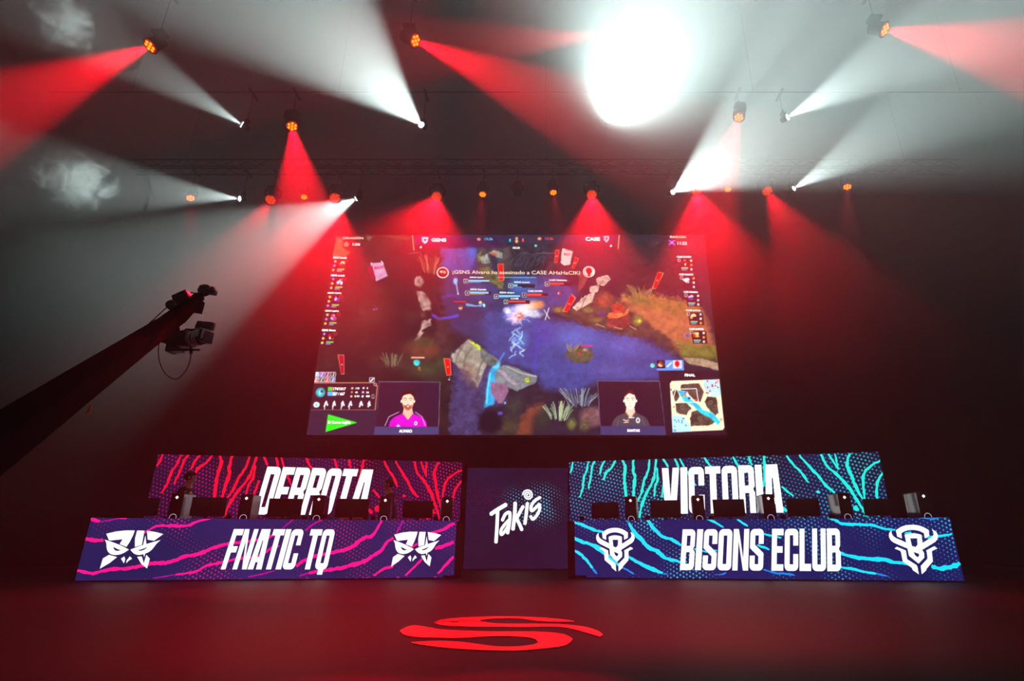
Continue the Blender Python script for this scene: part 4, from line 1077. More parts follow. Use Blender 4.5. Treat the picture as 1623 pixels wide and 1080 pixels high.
for a, b in (((408, 232), (408, 248)), ((482, 220), (496, 236))): seg([a, b], 2.2, (210, 180, 210), 1, 1, kd)
# -- on-screen panels
poly([(545, 47), (1060, 42), (1060, 86), (560, 97)], (44, 30, 70), 1.5, 1, 0, 0, k1); poly([(0, 42), (555, 28), (548, 80), (0, 86)], (40, 38, 66), 1.5, 1, 0, 0, k2)
poly([(660, 380), (760, 379), (800, 392), (680, 393)], (74, 14, 72), 8, .9); seg([k1(547, 47), k1(555, 122)], 1.3, (250, 180, 130), 1); seg([k2(557, 28), k2(548, 105)], 1.3, (250, 190, 130), 1)
poly([(1012, 55), (1050, 55), (1050, 85), (1012, 85)], (20, 40, 60), 1.2, 1, 0, 0, k1)
def icons(x, y, w, h, conv, cols, seed=0):
    rr = random.Random(seed); rect(x, y, x + w, y + h, (26, 20, 34), 1, conv)
    for k in range(9): ell(x + w * rr.uniform(.25, .75), y + h * rr.uniform(.25, .75), w * rr.uniform(.16, .32) * S_, h * rr.uniform(.16, .32) * S_, cols[rr.randrange(len(cols))], .5, 1, .4, .6, conv)
S_ = 1 / 3.176
PAL = [[(255, 150, 60), (200, 40, 20), (255, 210, 150)], [(150, 210, 230), (60, 90, 130), (240, 240, 250)], [(110, 60, 210), (250, 200, 240), (60, 40, 120)], [(240, 240, 250), (200, 60, 120), (140, 190, 230)], [(150, 30, 30), (240, 220, 200), (90, 20, 30)]]
LP = [(168, 172), (158, 262), (142, 352), (130, 442), (115, 538)]
for i, (x, y) in enumerate(LP):
    poly([(x - 22, y), (x + 48, y), (x + 34, y + 70), (x - 36, y + 70)], (36, 18, 30), 1, .9, 0, 0, k1)
    icons(x + 4, y + 3, 38, 38, k1, PAL[i], i)
    for j in range(3): ell(x - 10 - j * 5, y + 10 + j * 22, 2.6, 2.6, [(230, 200, 120), (170, 120, 230), (240, 190, 90)][(i + j) % 3], .5, 1, .3, .2, k1)
    rect(x, y + 47, x + 36, y + 54, (110, 200, 90), 1, k1); rect(x - 2, y + 57, x + 22, y + 62, (110, 150, 220), 1, k1); ell(x + 46, y + 8, 3.6, 3.6, (210, 60, 50), .4, 1, 0, 0, k1); ell(x + 46, y + 8, 2.4, 2.4, (40, 14, 20), .4, 1, 0, 0, k1)
RP = [(862, 155), (872, 245), (892, 334), (902, 428), (915, 522)]
for i, (x, y) in enumerate(RP):
    poly([(x - 6, y), (x + 72, y), (x + 78, y + 64), (x + 4, y + 64)], (44, 16, 32), 1, .9, 0, 0, k2)
    icons(x + 2, y + 4, 40, 34, k2, [PAL[4], PAL[3], PAL[2], PAL[0], PAL[0]][i], 40 + i)
    for j in range(3): ell(x + 60, y + 10 + j * 22, 2.5, 2.5, [(240, 230, 200), (240, 160, 60), (230, 220, 230), (120, 210, 230)][(i + j) % 4], .5, 1, .3, .2, k2)
    if i != 1: rect(x + 8, y + 44, x + 44, y + 51, (110, 200, 150), 1, k2); rect(x + 10, y + 54, x + 38, y + 59, (120, 160, 200), 1, k2)
    ell(x - 2, y + 8, 3.2, 3.2, (230, 210, 210), .4, 1, 0, 0, k2); ell(x - 2, y + 8, 2.1, 2.1, (60, 20, 30), .4, 1, 0, 0, k2)
# stats box lower left
poly([(15, 735), (165, 735), (165, 790), (375, 790), (370, 1060), (-5, 1060)], (44, 30, 52), 1.5, 1, .05, 0, k1)
poly([(48, 205), (790, 205), (790, 240), (762, 520), (5, 522)], (52, 24, 40), 1, 1, .05, 0, kf)
seg([(5, 520), (50, 215), (745, 210), (790, 250), (764, 520)], 1.1, (226, 150, 100), 1, .9, kf); seg([(5, 522), (764, 522)], .7, (150, 90, 80), 1, .9, kf); ell(765, 230, 3, 3, (240, 180, 130), .4, 1, 0, 0, kf); ell(765, 230, 1.9, 1.9, (60, 30, 40), .4, 1, 0, 0, kf)
for r_ in range(2):
    for c in range(4): x, y = 60 + c * 64 - r_ * 6, 90 + r_ * 62; rect(x, y, x + 56, y + 54, (236, 226, 236), 1, kf); rect(x + 5, y + 5, x + 51, y + 49, [(120, 190, 210), (130, 60, 190), (110, 20, 50), (50, 30, 40), (230, 120, 120), (40, 60, 50), (200, 40, 50), (50, 90, 150)][r_ * 4 + c], 1, kf, tex=.4); seg([(x + 15 + c * 4, y + 42), (x + 34, y + 14)], 1.6, (235, 235, 240), .9, 1, kf)
rect(696, 150, 758, 205, (220, 210, 220), 1, kf); rect(702, 156, 752, 199, (50, 40, 60), 1, kf); seg([(712, 192), (742, 164)], 2, (230, 230, 240), 1, 1, kf)
ell(132, 325, 9, 9, (40, 170, 180), .35, 1, .6, .3, kf); ell(130, 325, 4.5, 5, (130, 210, 220), .6, 1, .6, .6, kf); ell(146, 312, 3, 3, (30, 50, 90), .6, 1, .4, .5, kf)
rect(218, 262, 262, 308, (60, 200, 60), 1, kf); rect(262, 262, 275, 308, (240, 140, 60), 1, kf); rect(215, 316, 310, 362, (90, 170, 250), 1, kf)
for j, (x, y) in enumerate([(500, 275), (495, 320), (490, 368), (630, 272), (625, 320), (620, 368)]): ell(x, y, 2.4, 2.2, [(240, 170, 130), (240, 120, 110), (240, 190, 120), (240, 240, 240), (220, 170, 230), (240, 230, 230)][j], .5, 1, .3, .5, kf)
rect(726, 345, 754, 390, (200, 180, 160), 1, kf); rect(731, 350, 749, 384, (60, 30, 40), 1, kf)
ell(88, 465, 6.2, 5.6, (225, 240, 240), .4, 1, .3, .3, kf); ell(88, 465, 3, 4, (90, 180, 200), .6, .9, .4, .5, kf)
for j, x in enumerate((195, 288, 385, 478, 598, 692)):
    seg([(x - 18 + 6 * (j % 3), 485), (x + 5, 428), (x + 20 - 5 * (j % 2), 470)], 2.2, (240, 230, 236), 1, 1, kf); ell(x, 450, 2.6, 2.6, (230, 220, 226), .5, 1, .4, .6, kf)
    if j in (0, 1, 2, 3): seg([(x - 10, 490), (x - 14, 515)], 1.2, (230, 220, 226), 1, 1, kf)
poly([(222, 575), (560, 668), (195, 775)], (16, 228, 30), 1, 1, 0, 0, kf)
# portraits
def person_on_screen(conv, cx, top, k, skin, hair, shirt, dark, collar, floor_y, half, beard):
    def c(x, y): return conv(cx + x * k, top + y * k)
    S = abs(conv(k, 0)[0] - conv(0, 0)[0])
    ell(0, 62, 47 * S, 58 * S, hair, .12, 1, .2, .2, c)
    poly([(-38, 150), (38, 150), (52, 232), (0, 268), (-52, 232)], tuple(v * .86 for v in skin), 1, 1, .05, 0, c)
    poly([(-half, floor_y), (-half + 22, 290), (-half + 60, 250), (-56, 215), (-40, 208), (0, 268), (40, 208), (56, 215), (half - 60, 250), (half - 22, 290), (half, floor_y)], shirt, 1.1, 1, .08, 0, c)
    seg([c(-48, 208), c(-26, 236), c(0, 268), c(26, 236), c(48, 208)], 7 * S, collar, 1, .9)
    ell(-62, 98, 9 * S, 17 * S, skin, .3, 1, 0, 0, c); ell(62, 98, 9 * S, 17 * S, skin, .3, 1, 0, 0, c)
    poly([(-56, 52), (-40, 30), (0, 22), (40, 30), (56, 52), (58, 100), (46, 148), (20, 176), (0, 181), (-20, 176), (-46, 148), (-58, 100)], skin, 1.2, 1, .04, 0, c)
    if beard: poly([(-46, 128), (-26, 138), (0, 128), (26, 138), (46, 128), (36, 160), (14, 182), (-14, 182), (-36, 160)], (150, 60, 44), 1.6, .85, .3, 0, c); ell(0, 146, 15 * S, 6 * S, (240, 210, 200), .4, 1, 0, 0, c)
    else: seg([c(-15, 148), c(0, 146), c(15, 148)], 4 * S, (200, 90, 80), .8, 1)
    for s in (-1, 1):
        seg([c(s * 12, 72), c(s * 28, 66), c(s * 42, 72)], 5 * S, hair, .9, 1); ell(s * 26, 86, 10 * S, 5 * S, (90, 40, 40), .5, .85, 0, 0, c)
    seg([c(0, 88), c(3, 116)], 3 * S, (230, 150, 120), .7, 1.2); seg([c(-9, 122), c(9, 122)], 3 * S, (200, 110, 90), .8, 1)
    poly([(-58, 62), (-54, 26), (-30, 2), (10, -8), (44, 8), (58, 40), (57, 66), (44, 40), (10, 26), (-30, 32), (-46, 44)], hair, 1.1, 1, .3, 2, c)
    for s in (-1, 1): seg([c(s * half * .62, 285), c(s * half * .70, floor_y)], 1.6 * S, dark, .6, 1)
poly([(808, 198), (1518, 200), (1500, 790), (752, 800), (795, 520)], (46, 22, 44), 1, 1, .04, 0, kf); seg([(808, 198), (1518, 200), (1500, 710)], .8, (130, 110, 150), .9, .8, kf); seg([(808, 198), (790, 510)], .8, (110, 80, 120), .8, .8, kf)
person_on_screen(kf, 1145, 305, 1.2, (255, 205, 178), (60, 14, 16), (206, 16, 190), (110, 0, 110), (196, 214, 70), 400, 196, True)
poly([(762, 712), (1504, 714), (1500, 800), (752, 808)], (62, 58, 104), 1, 1, 0, 0, kf); ell(1235, 672, 2.8, 3.6, (245, 240, 250), .3, 1, 0, 0, kf); ell(1235, 672, 1.6, 2.2, (110, 40, 110), .5, 1, 0, 0, kf); poly([(1010, 712), (1030, 684), (1058, 712)], (250, 200, 250), 1, 1, 0, 0, kf)
seg([kf(880, 700), kf(925, 600), kf(1040, 545)], 1.0, (240, 170, 230), .9, .9); seg([kf(1345, 700), kf(1310, 600), kf(1230, 545)], 1.0, (240, 170, 230), .9, .9)
poly([(40, 262), (805, 262), (880, 930), (60, 930)], (46, 20, 38), 1, 1, .04, 0, kg); seg([(62, 810), (42, 264), (803, 264), (858, 800)], .8, (130, 110, 150), .9, .8, kg)
person_on_screen(kg, 437, 385, 1.22, (255, 226, 206), (84, 24, 20), (74, 62, 74), (196, 180, 190), (236, 150, 40), 350, 196, False)
poly([(62, 808), (860, 806), (872, 930), (66, 930)], (60, 52, 96), 1, 1, 0, 0, kg); ell(527, 738, 4.2, 5.4, (214, 204, 212), .35, 1, .1, 0, kg); ell(527, 738, 2, 3, (110, 90, 100), .5, 1, 0, 0, kg)
seg([(350, 730), (380, 745), (410, 735)], 1.4, (240, 200, 180), 1, 1, kg); seg([(356, 765), (410, 760)], 1.2, (240, 200, 180), 1, 1, kg); seg([(415, 705), (478, 705)], 1.6, (230, 220, 225), 1, 1, kg)
# kill strip
poly([(775, 10), (1105, 5), (1110, 130), (775, 132)], (86, 146, 236), 1, 1, 0, 0, kg); S_ = 1 / 7.7
icons(775, 8, 104, 100, kg, [(150, 40, 30), (235, 190, 150), (90, 40, 30)], 70); rect(976, 10, 1084, 106, (246, 214, 214), 1, kg); ell(1028, 50, 4.6, 5.4, (210, 20, 30), .4, 1, 0, .3, kg); poly([(1010, 60), (1050, 60), (1030, 104)], (210, 20, 30), 1, 1, 0, 0, kg)
seg([(905, 85), (955, 40)], 2, (240, 246, 255), 1, 1, kg); ell(722, 75, 4.6, 4.6, (90, 200, 180), .4, 1, .6, .5, kg)
# map of the match
poly([(795, 140), (1570, 130), (1620, 930), (870, 930)], (40, 18, 34), 1, 1, 0, 0, kg)
MQ = H_M = homography([(0, 0), (1, 0), (1, 1), (0, 1)], [kg(930, 262), kg(1545, 238), kg(1590, 850), kg(950, 880)])
def km(u, v):
    q = MQ @ np.array([u, v, 1.0]); return q[0] / q[2], q[1] / q[2]
poly([(.04, 0), (1, 0), (1, .96), (.96, 1), (0, 1), (0, .05)], (240, 226, 190), 1.2, 1, .06, 0, km)
for q in [[(.22, .08), (.58, .06), (.66, .26), (.58, .44), (.44, .38), (.34, .24), (.2, .18)], [(.72, .34), (.9, .36), (.92, .66), (.84, .72), (.7, .56), (.66, .44)], [(.08, .44), (.3, .44), (.4, .56), (.28, .68), (.1, .64)], [(.4, .62), (.58, .58), (.84, .84), (.74, .9), (.36, .9), (.34, .76)], [(.04, .22), (.12, .16), (.18, .34), (.08, .42)]]:
    poly(q, (82, 62, 54), 1.2, 1, .6, 1.2, km)
for u, v in ((.48, .2), (.78, .46), (.22, .54), (.54, .76), (.66, .7)):
    x, y = km(u, v); ell(x, y, 4.4, 4, (124, 104, 84), .5, 1, .3, .3); ell(x, y, 2.6, 2.3, (70, 54, 48), .5, 1)
poly([(0, .68), (.16, .68), (.34, .86), (.36, 1), (0, 1)], (176, 220, 230), 1, 1, .1, 0, km); poly([(.66, 0), (1, 0), (1, .34), (.8, .34), (.68, .18)], (182, 216, 226), 1, 1, .1, 0, km)
poly([(.14, .2), (.24, .2), (.36, .36), (.5, .46), (.62, .6), (.78, .66), (.94, .84), (.88, .9), (.74, .76), (.56, .66), (.42, .5), (.26, .42)], (36, 190, 220), 1.4, 1, .3, .8, km)
for k in range(30):
    u, v = [(rnd.uniform(.7, .98), rnd.uniform(.02, .3)), (rnd.uniform(.02, .3), rnd.uniform(.72, .98)), (rnd.random(), rnd.random())][k % 3]
    x, y = km(u, v); ell(x, y, 1.6, 1.5, [(200, 20, 40), (40, 130, 170), (120, 60, 50)][k % 3], .4, 1, 0, .3)
for u, v, c in ((.28, .3, (240, 110, 80)), (.3, .24, (90, 140, 240)), (.5, .4, (220, 30, 40)), (.36, .36, (40, 60, 150)), (.95, .8, (240, 160, 120)), (.96, .04, (230, 150, 150)), (.04, .97, (120, 170, 240))):
    x, y = km(u, v); ell(x, y, 3, 2.8, c, .4, 1, .3, .4)
seg([km(.04, .38), km(.11, .17), km(.52, .17), km(.54, .44), km(.03, .44), km(.04, .38)], 1.1, (245, 240, 235), 1, .8)
# badges and bars of the fight
def badge(cx, cy_, conv, s):
    ell(cx, cy_, 10.2, 9.4, (244, 226, 208), .10, 1, 0, 0, conv); ell(cx, cy_, 8.4, 7.8, (130, 20, 24), .12, 1, .3, 0, conv)
    for k in range(5): a = k * 1.9 + s; ell(cx + 16 * math.cos(a) * 1.1, cy_ + 14 * math.sin(a), 3, 2.4, [(230, 160, 130), (190, 30, 30), (250, 230, 220)][k % 3], .5, .9, .3, .5, conv)
badge(64, 385, ke, 0); badge(1472, 366, ke, 2)
ell(1475, 366, 8.2, 7.4, (240, 232, 226), .15, 1, 0, .1, ke); ell(1472, 358, 5.6, 5.4, (196, 20, 24), .3, 1, .2, .4, ke); poly([(1450, 372), (1492, 372), (1482, 412), (1464, 412)], (196, 20, 24), 1, 1, 0, 0, ke)
seg([ke(590, 427), ke(960, 427)], 1.1, (80, 200, 240), .9, 1)
def bar(x, y, w, f1, conv, c1, c2, w2=.6):
    rect(x - 44, y - 22, x - 2, y + 20, (214, 200, 206), 1, conv, .7); rect(x - 38, y - 17, x - 7, y + 15, (16, 16, 24), 1, conv, .7)
    rect(x, y - 18, x + w, y + 16, (36, 20, 34), 1, conv, .7); rect(x + 2, y - 14, x + w * f1, y + 4, c1, 1, conv, .7); rect(x + 2, y + 7, x + w * w2, y + 13, c2, 1, conv, .7)
    s = conv(x - 22, y); ell(s[0], s[1], 1, 1.6, (240, 240, 240), .4, 1)
BL, BG = (130, 205, 240), (90, 170, 220)
bar(308, 466, 204, 1, ke, BL, BG, .6); bar(738, 508, 210, .2, ke, BL, BG, .4); bar(322, 580, 204, .88, ke, BL, (220, 170, 90), .7); bar(598, 610, 206, 1, ke, BL, BG, .5)
bar(1088, 488, 206, .68, ke, (240, 70, 50), (200, 80, 90), .5); bar(868, 596, 206, .7, ke, (244, 80, 56), (230, 40, 50), 1); bar(692, 662, 206, .8, ke, (230, 70, 60), (200, 60, 60), 0.02)
rect(165, 657, 285, 664, (230, 40, 50), 1, ke)
ell(412, 60, 4, 3, (240, 140, 60), .4, 1, .3, .4, ke); ell(998, 50, 4, 3, (240, 140, 60), .4, 1, .3, .4, ke); ell(778, 48, 2.6, 2.4, (240, 180, 110), .4, 1, .2, 0, ke); poly([(768, 60), (788, 60), (794, 82), (778, 98), (762, 82)], (240, 170, 110), 1, 1, 0, 0, ke)
ell(962, 118, 2.6, 2.4, (110, 220, 190), .4, 1, 0, 0, ke); ell(590, 107, 2, 2, (240, 240, 240), .3, 1, 0, 0, k1); ell(512, 92, 2, 2, (240, 240, 240), .3, 1, 0, 0, k2)
poly([(595, 55), (628, 55), (625, 78), (611, 90), (598, 78)], (246, 240, 250), 1, 1, 0, 0, k1); poly([(603, 64), (620, 64), (611, 80)], (120, 30, 110), 1, 1, 0, 0, k1)
poly([(475, 42), (504, 42), (502, 62), (489, 76), (477, 62)], (200, 196, 216), 1, 1, 0, 0, k2); poly([(483, 48), (498, 50), (489, 68)], (90, 70, 110), 1, 1, 0, 0, k2)
ell(212, 95, 4.4, 4.4, (220, 180, 120), .35, 1, 0, 0, k1); seg([(203, 84), (212, 102), (222, 84)], 1.2, (80, 40, 30), 1, .8, k1)
seg([(812, 62), (820, 70), (832, 66), (840, 62)], 2, (170, 90, 240), 1, 1, k2); seg([(812, 84), (820, 74), (832, 76), (840, 86)], 2, (170, 90, 240), 1, 1, k2); ell(826, 73, 3, 3, (190, 120, 250), .4, 1, 0, 0, k2)

IMG = np.clip(IMG, 0, 255)
_c = IMG / 255.0; LINC = np.where(_c <= .04045, _c / 12.92, ((_c + .055) / 1.055) ** 2.4)
SCREEN = thing('led_screen', 'huge hanging LED screen showing the live match with team names and two player portraits', 'LED screen', (PL_S.o.x + SCR_W / 2, Y_SCR + .05, PL_S.o.z))
_me = bpy.data.meshes.new('picture')
_o = parent_world(SCREEN)
_V = np.stack([PL_S.o.x + uu * SCR_W - _o.x, np.full(uu.shape, Y_SCR - _o.y), PL_S.o.z + vv * SCR_H - _o.z], -1).reshape(-1, 3)
_i = np.arange(NX * NY); _r = _i // NX; _q = _r * (NX + 1) + _i % NX
_F = np.stack([_q, _q + 1, _q + NX + 2, _q + NX + 1], -1)
_me.vertices.add(len(_V)); _me.vertices.foreach_set('co', _V.ravel())
_me.loops.add(_F.size); _me.loops.foreach_set('vertex_index', _F.ravel().astype(np.int32))
_me.polygons.add(len(_F)); _me.polygons.foreach_set('loop_start', (np.arange(len(_F)) * 4).astype(np.int32))
_me.update()
_at = _me.color_attributes.new('screen_colour', 'FLOAT_COLOR', 'POINT')
_at.data.foreach_set('color', np.concatenate([LINC, np.ones(LINC.shape[:2] + (1,))], -1).astype(np.float32).ravel())
_m = bpy.data.materials.new('lit_screen_pixels'); _m.use_nodes = True; _nt = _m.node_tree
for n in list(_nt.nodes): _nt.nodes.remove(n)
_n1 = _nt.nodes.new('ShaderNodeOutputMaterial'); _n2 = _nt.nodes.new('ShaderNodeEmission'); _n3 = _nt.nodes.new('ShaderNodeAttribute'); _n3.attribute_name = 'screen_colour'
_nt.links.new(_n3.outputs['Color'], _n2.inputs[0]); _nt.links.new(_n2.outputs[0], _n1.inputs[0]); _n2.inputs[1].default_value = 1.5
_m.cycles.emission_sampling = 'NONE'
_me.materials.append(_m); _p = bpy.data.objects.new('picture', _me); COL.objects.link(_p); _p.parent = SCREEN
c = MB(); slab(c, PL_S, -.05, SCR_W + .05, -.05, SCR_H + .05, -.14, -.01); c.build('frame', M_CAB, SCREEN)
for a in (.2, .8):
    h = MB(); p = PL_S.p(SCR_W * a, SCR_H, -.08); h.tube([p, Vector((p.x, p.y, ZC - .01))], .012, 6); h.build('hanging_cable', M_CAB, SCREEN)

def text_art(pl, text, q, mat, parent, lift, bold=.03, name='caption'):
    cu = bpy.data.curves.new('t', 'FONT'); cu.body = text; cu.size = 1; cu.offset = bold; cu.resolution_u = 3
    ob = bpy.data.objects.new('t', cu); COL.objects.link(ob)
    dg = bpy.context.evaluated_depsgraph_get(); dg.update(); me = bpy.data.meshes.new_from_object(ob.evaluated_get(dg))
    bpy.data.objects.remove(ob); bpy.data.curves.remove(cu)
    xs = [v.co.x for v in me.vertices]; ys = [v.co.y for v in me.vertices]; x0, x1 = min(xs), max(xs); y0, y1 = min(ys), max(ys)
    art = Art(pl); (ax, ay), (bx, by), (cx_, cy_), (dx, dy) = q
    for f in me.polygons:
        P = []
        for vi in f.vertices:
            u = (me.vertices[vi].co.x - x0) / (x1 - x0); v = (me.vertices[vi].co.y - y0) / (y1 - y0)
            tx, ty = ax + (bx - ax) * u, ay + (by - ay) * u; lx, ly = dx + (cx_ - dx) * u, dy + (cy_ - dy) * u
            P.append((lx + (tx - lx) * v, ly + (ty - ly) * v))
        art.poly(P)
    bpy.data.meshes.remove(me)
    return art.build(name, mat, parent, lift)
M_TW = mat_emit('caption_white', (255, 252, 250), 1.5); M_TC = mat_emit('caption_cream', (255, 226, 200), 1.3); M_TB = mat_emit('caption_blue', (60, 200, 235), 1.3); M_TR = mat_emit('caption_red', (245, 80, 50), 1.3)
M_TK = mat_emit('caption_crimson', (200, 20, 60), 1.2)
def cap(text, conv, x0, y0, x1, y1, mat=None, bold=.03, sl=0.0, rot=0.0):
    q = [conv(x0 + sl, y0), conv(x1 + sl, y0 + rot), conv(x1, y1 + rot), conv(x0, y1)]
    text_art(PL_S, text, q, mat or M_TW, SCREEN, .006, bold)
cap('¡GSNS Alvaro ha asesinado a CASE AHaHaCIKI', ke, 158, 362, 1385, 405, M_TC, .012)
cap('DRAGÓN', kd, 198, 34, 348, 56, M_TC, .03); cap('1:56', kd, 268, 84, 325, 104); cap('GSNS', kd, 858, 42, 970, 70, None, .05); cap('CASE', k2, 382, 48, 457, 68, None, .05)
cap('13.5k', ke, 470, 46, 552, 70, M_TB); cap('13.2k', ke, 1056, 38, 1136, 62, M_TR); cap('1', ke, 706, 54, 722, 84, M_TB); cap('1', ke, 830, 50, 848, 82, M_TR); cap('00:28', ke, 738, 132, 808, 152)
cap('BARON', k2, 816, 38, 898, 50, M_TC); cap('11:22', k2, 854, 68, 903, 84); cap('FINAL', kg, 1116, 172, 1246, 206, None, .05)
cap('ALVARO', kf, 1042, 744, 1194, 780, None, .05); cap('SANTAS', kg, 392, 844, 546, 878, None, .05); cap('RIOT', kd, 432, 260, 502, 282, M_TK, .04, 0, -6); cap('RIOT', ke, 1232, 186, 1296, 210, M_TK, .04, 0, 8)
cap('174/1017', kf, 280, 266, 424, 300, None, .04, 5); cap('267 / 667', kf, 272, 322, 412, 358, None, .04, 5); cap('El Corte Inglés', kf, 222, 648, 482, 690, None, .05)
cap('110', kf, 540, 264, 582, 288); cap('49', kf, 532, 312, 564, 334); cap('0.90', kf, 526, 356, 584, 378); cap('0', kf, 668, 262, 682, 286); cap('30', kf, 662, 312, 694, 334); cap('400', kf, 656, 354, 704, 378)
for (x, y), s in zip(LP, ('GSNS Damele', 'GSNS xmusic', 'GSNS Hydra', 'GSNS Legolas', 'GSNS Alvaro')): cap(s, k1, x - 22, y - 14, x + 48, y - 3, None, .05)
for (x, y), s in zip(RP, ('CASE DAVEN', 'CASE AHaHaCIK', 'CASE Nhiskicko', 'CASE jutPuus', 'CASE SAPITAS')): cap(s, k2, x - 14, y - 14, x + 60, y - 4, None, .05)
for s, x0, y0, x1, y1 in (('GSNS Hydra', 322, 422, 456, 440), ('GSNS Damele', 326, 536, 480, 554), ('GSNS xmusic', 748, 464, 900, 480), ('CASE Nhiskicko', 1086, 442, 1258, 458), ('GSNS Alvaro', 608, 564, 750, 582), ('CASE DAVEN', 880, 548, 1020, 566), ('CASE', 712, 622, 790, 638)):
    cap(s, ke, x0, y0, x1, y1, None, .03)
# ================= things on the desks
M_PC = mat_pbr('black_satin_steel', (13, 13, 14), 0.35)
M_GLASS = mat_pbr('tinted_side_glass', (20, 20, 22), 0.06, spec=.9)
M_PANEL = mat_pbr('side_glass_pale_reflection', (150, 140, 145), 0.32, metal=.6)  # pale tone stands for the white letters reflected in the side glass
M_GLOW = mat_emit('white_case_light', (255, 252, 255), 1.5); M_RING = mat_emit('pale_ring_light', (205, 190, 225), .8)
M_SCRB = mat_pbr('monitor_black_plastic', (15, 14, 15), 0.6)
M_FOAM = mat_pbr('black_foam', (14, 12, 13), 0.95, noise=.3, nscale=60)
TABLE = .901
def pl_at(pl, px, depth):
    """along-desk coordinate of the pixel column px for a thing standing depth behind the LED front, at table height"""
    q = Plane(pl.p(0, 0, -depth), pl.u); return q.hit(px, 812)[0]
def frame_of(pl):
    return Matrix((pl.u, -pl.n, Vector((0, 0, 1)))).transposed()      # x along the desk, y away from the hall, z up
def tower(pl, px, label, side, lit_side, yaw, depth=.42):
    a = pl_at(pl, px, depth); base = pl.p(a, TABLE, -depth - .02)
    t = thing('gaming_computer', label, 'computer', base, 'computer towers on the desks')
    R = frame_of(pl) @ Matrix.Rotation(math.radians(yaw), 3, 'Z'); H, Wd, D = .56, .215, .44
    b = MB(); b.box(base + R @ Vector((0, D / 2, H / 2 + .012)), (Wd, D, H - .02), R, bev=.006); b.build('case', M_PC, t, smooth=True)
    f = MB()
    for x in (-.08, .08):
        for y in (.05, D - .05): f.box(base + R @ Vector((x, y, .011)), (.03, .04, .02), R)
    f.build('foot', M_SCRB, t)
    g = MB(); z = H - .075
    g.add([base + R @ Vector((x, -.003, z + q)) for x, q in ((0, -.03), (.03, 0), (0, .03), (-.03, 0))], [(0, 1, 2, 3)]); g.build('diamond_light', M_GLOW, t)
    r = MB(); n = 28; vs = []
    for k in range(n):
        for rr in (.064, .055): vs.append(base + R @ Vector((rr * math.cos(2 * math.pi * k / n), -.004, .135 + rr * math.sin(2 * math.pi * k / n))))
    r.add(vs, [(2 * k, 2 * ((k + 1) % n), 2 * ((k + 1) % n) + 1, 2 * k + 1) for k in range(n)]); r.build('ring_light', M_RING, t)
    s = MB(); s.box(base + R @ Vector((side * (Wd / 2 + .002), D / 2, H / 2 + .01)), (.003, D - .03, H - .05), R); s.build('side_panel', M_PANEL if lit_side else M_GLASS, t)
    h = MB(); h.box(base + R @ Vector((0, D / 2, H + .006)), (Wd * .5, D * .7, .008), R); h.build('top_grille', M_SCRB, t)
    return t
def monitor(pl, px0, px1, label, yaw=0, depth=.62):
    a0, a1 = pl_at(pl, px0, depth), pl_at(pl, px1, depth); w = a1 - a0; base = pl.p((a0 + a1) / 2, TABLE, -depth)
    t = thing('monitor', label, 'monitor', base, 'monitors on the desks')
    R = frame_of(pl) @ Matrix.Rotation(math.radians(yaw), 3, 'Z'); H = w * .56; z0 = .17
    b = MB(); b.box(base + R @ Vector((0, 0, z0 + H / 2)), (w, .035, H), R, bev=.005); b.build('rear_cover', M_SCRB, t, smooth=True)
    b = MB(); b.box(base + R @ Vector((0, -.026, z0 + H / 2)), (w * .34, .016, H * .45), R, bev=.003)
    for k in range(5): b.box(base + R @ Vector((0, -.036, z0 + H * (.36 + .07 * k))), (w * .26, .004, .006), R)
    b.build('rear_hub', M_SCRB, t, smooth=True)
    p = MB(); p.add([base + R @ Vector((x, .0181, z)) for x, z in ((-w * .48, z0 + .012), (-w * .48, z0 + H - .012), (w * .48, z0 + H - .012), (w * .48, z0 + .012))], [(0, 1, 2, 3)]); p.build('display', M_GLASS, t)
    s = MB(); s.box(base + R @ Vector((0, -.05, z0 * .5 + .06)), (.05, .02, z0 + .14), R); s.build('stand', M_SCRB, t)
    f = MB(); f.box(base + R @ Vector((0, -.02, .008)), (.26, .2, .016), R, bev=.004); f.build('stand_foot', M_SCRB, t)
    return t
def foam(pl, px, label, depth=.30):
    a = pl_at(pl, px, depth); base = pl.p(a, TABLE, -depth)
    t = thing('desk_microphone', label, 'microphone', base, 'round black foam microphones on the desks')
    b = MB(); b.lathe([(.05, 0), (.05, .012), (.012, .018), (.009, .10)], None, base, 16); b.build('stand', M_SCRB, t, smooth=True)
    b = MB(); b.ball(base + Vector((0, 0, .145)), (.05, .05, .055)); b.build('foam_cover', M_FOAM, t, smooth=True)
    return t
ORD = ('first', 'second', 'third', 'fourth', 'fifth')
for i, (px, lit_, yw) in enumerate(((275, True, -7), (387.5, True, -4), (503.5, False, -2), (610, False, 0), (709, False, 2))):
    tower(PL_DL, px - (1 if i else 0), f'black computer tower on the left desk, {ORD[i]} from its outer left end' + (', side reflection painted' if lit_ else ''), 1, lit_, yw)
for i, (px, yw) in enumerate(((1000, -2), (1108, 0), (1221, 6), (1343, 10), (1470, 8))):
    tower(PL_DR, px, f'black computer tower on the right desk, {ORD[i]} from its inner end' + ('', '', ', thin bright edge', ', bright side glass', ', streaked side glass')[i], -1, False, yw)
for i, (a, b) in enumerate(((196, 250), (301, 357), (424, 477), (531, 584), (638, 686))):
    monitor(PL_DL, a, b, f'back of black monitor on the left desk, {ORD[i]} from its outer left end')
for i, (a, b) in enumerate(((938, 981), (1031, 1079), (1131, 1181), (1248, 1300), (1370, 1420))):
    monitor(PL_DR, a, b, f'back of black monitor on the right desk, {ORD[i]} from its inner end')
for i, px in enumerate((363, 483, 592, 691)): foam(PL_DL, px, f'small round black foam microphone on the left desk, {ORD[i]} from its outer end')
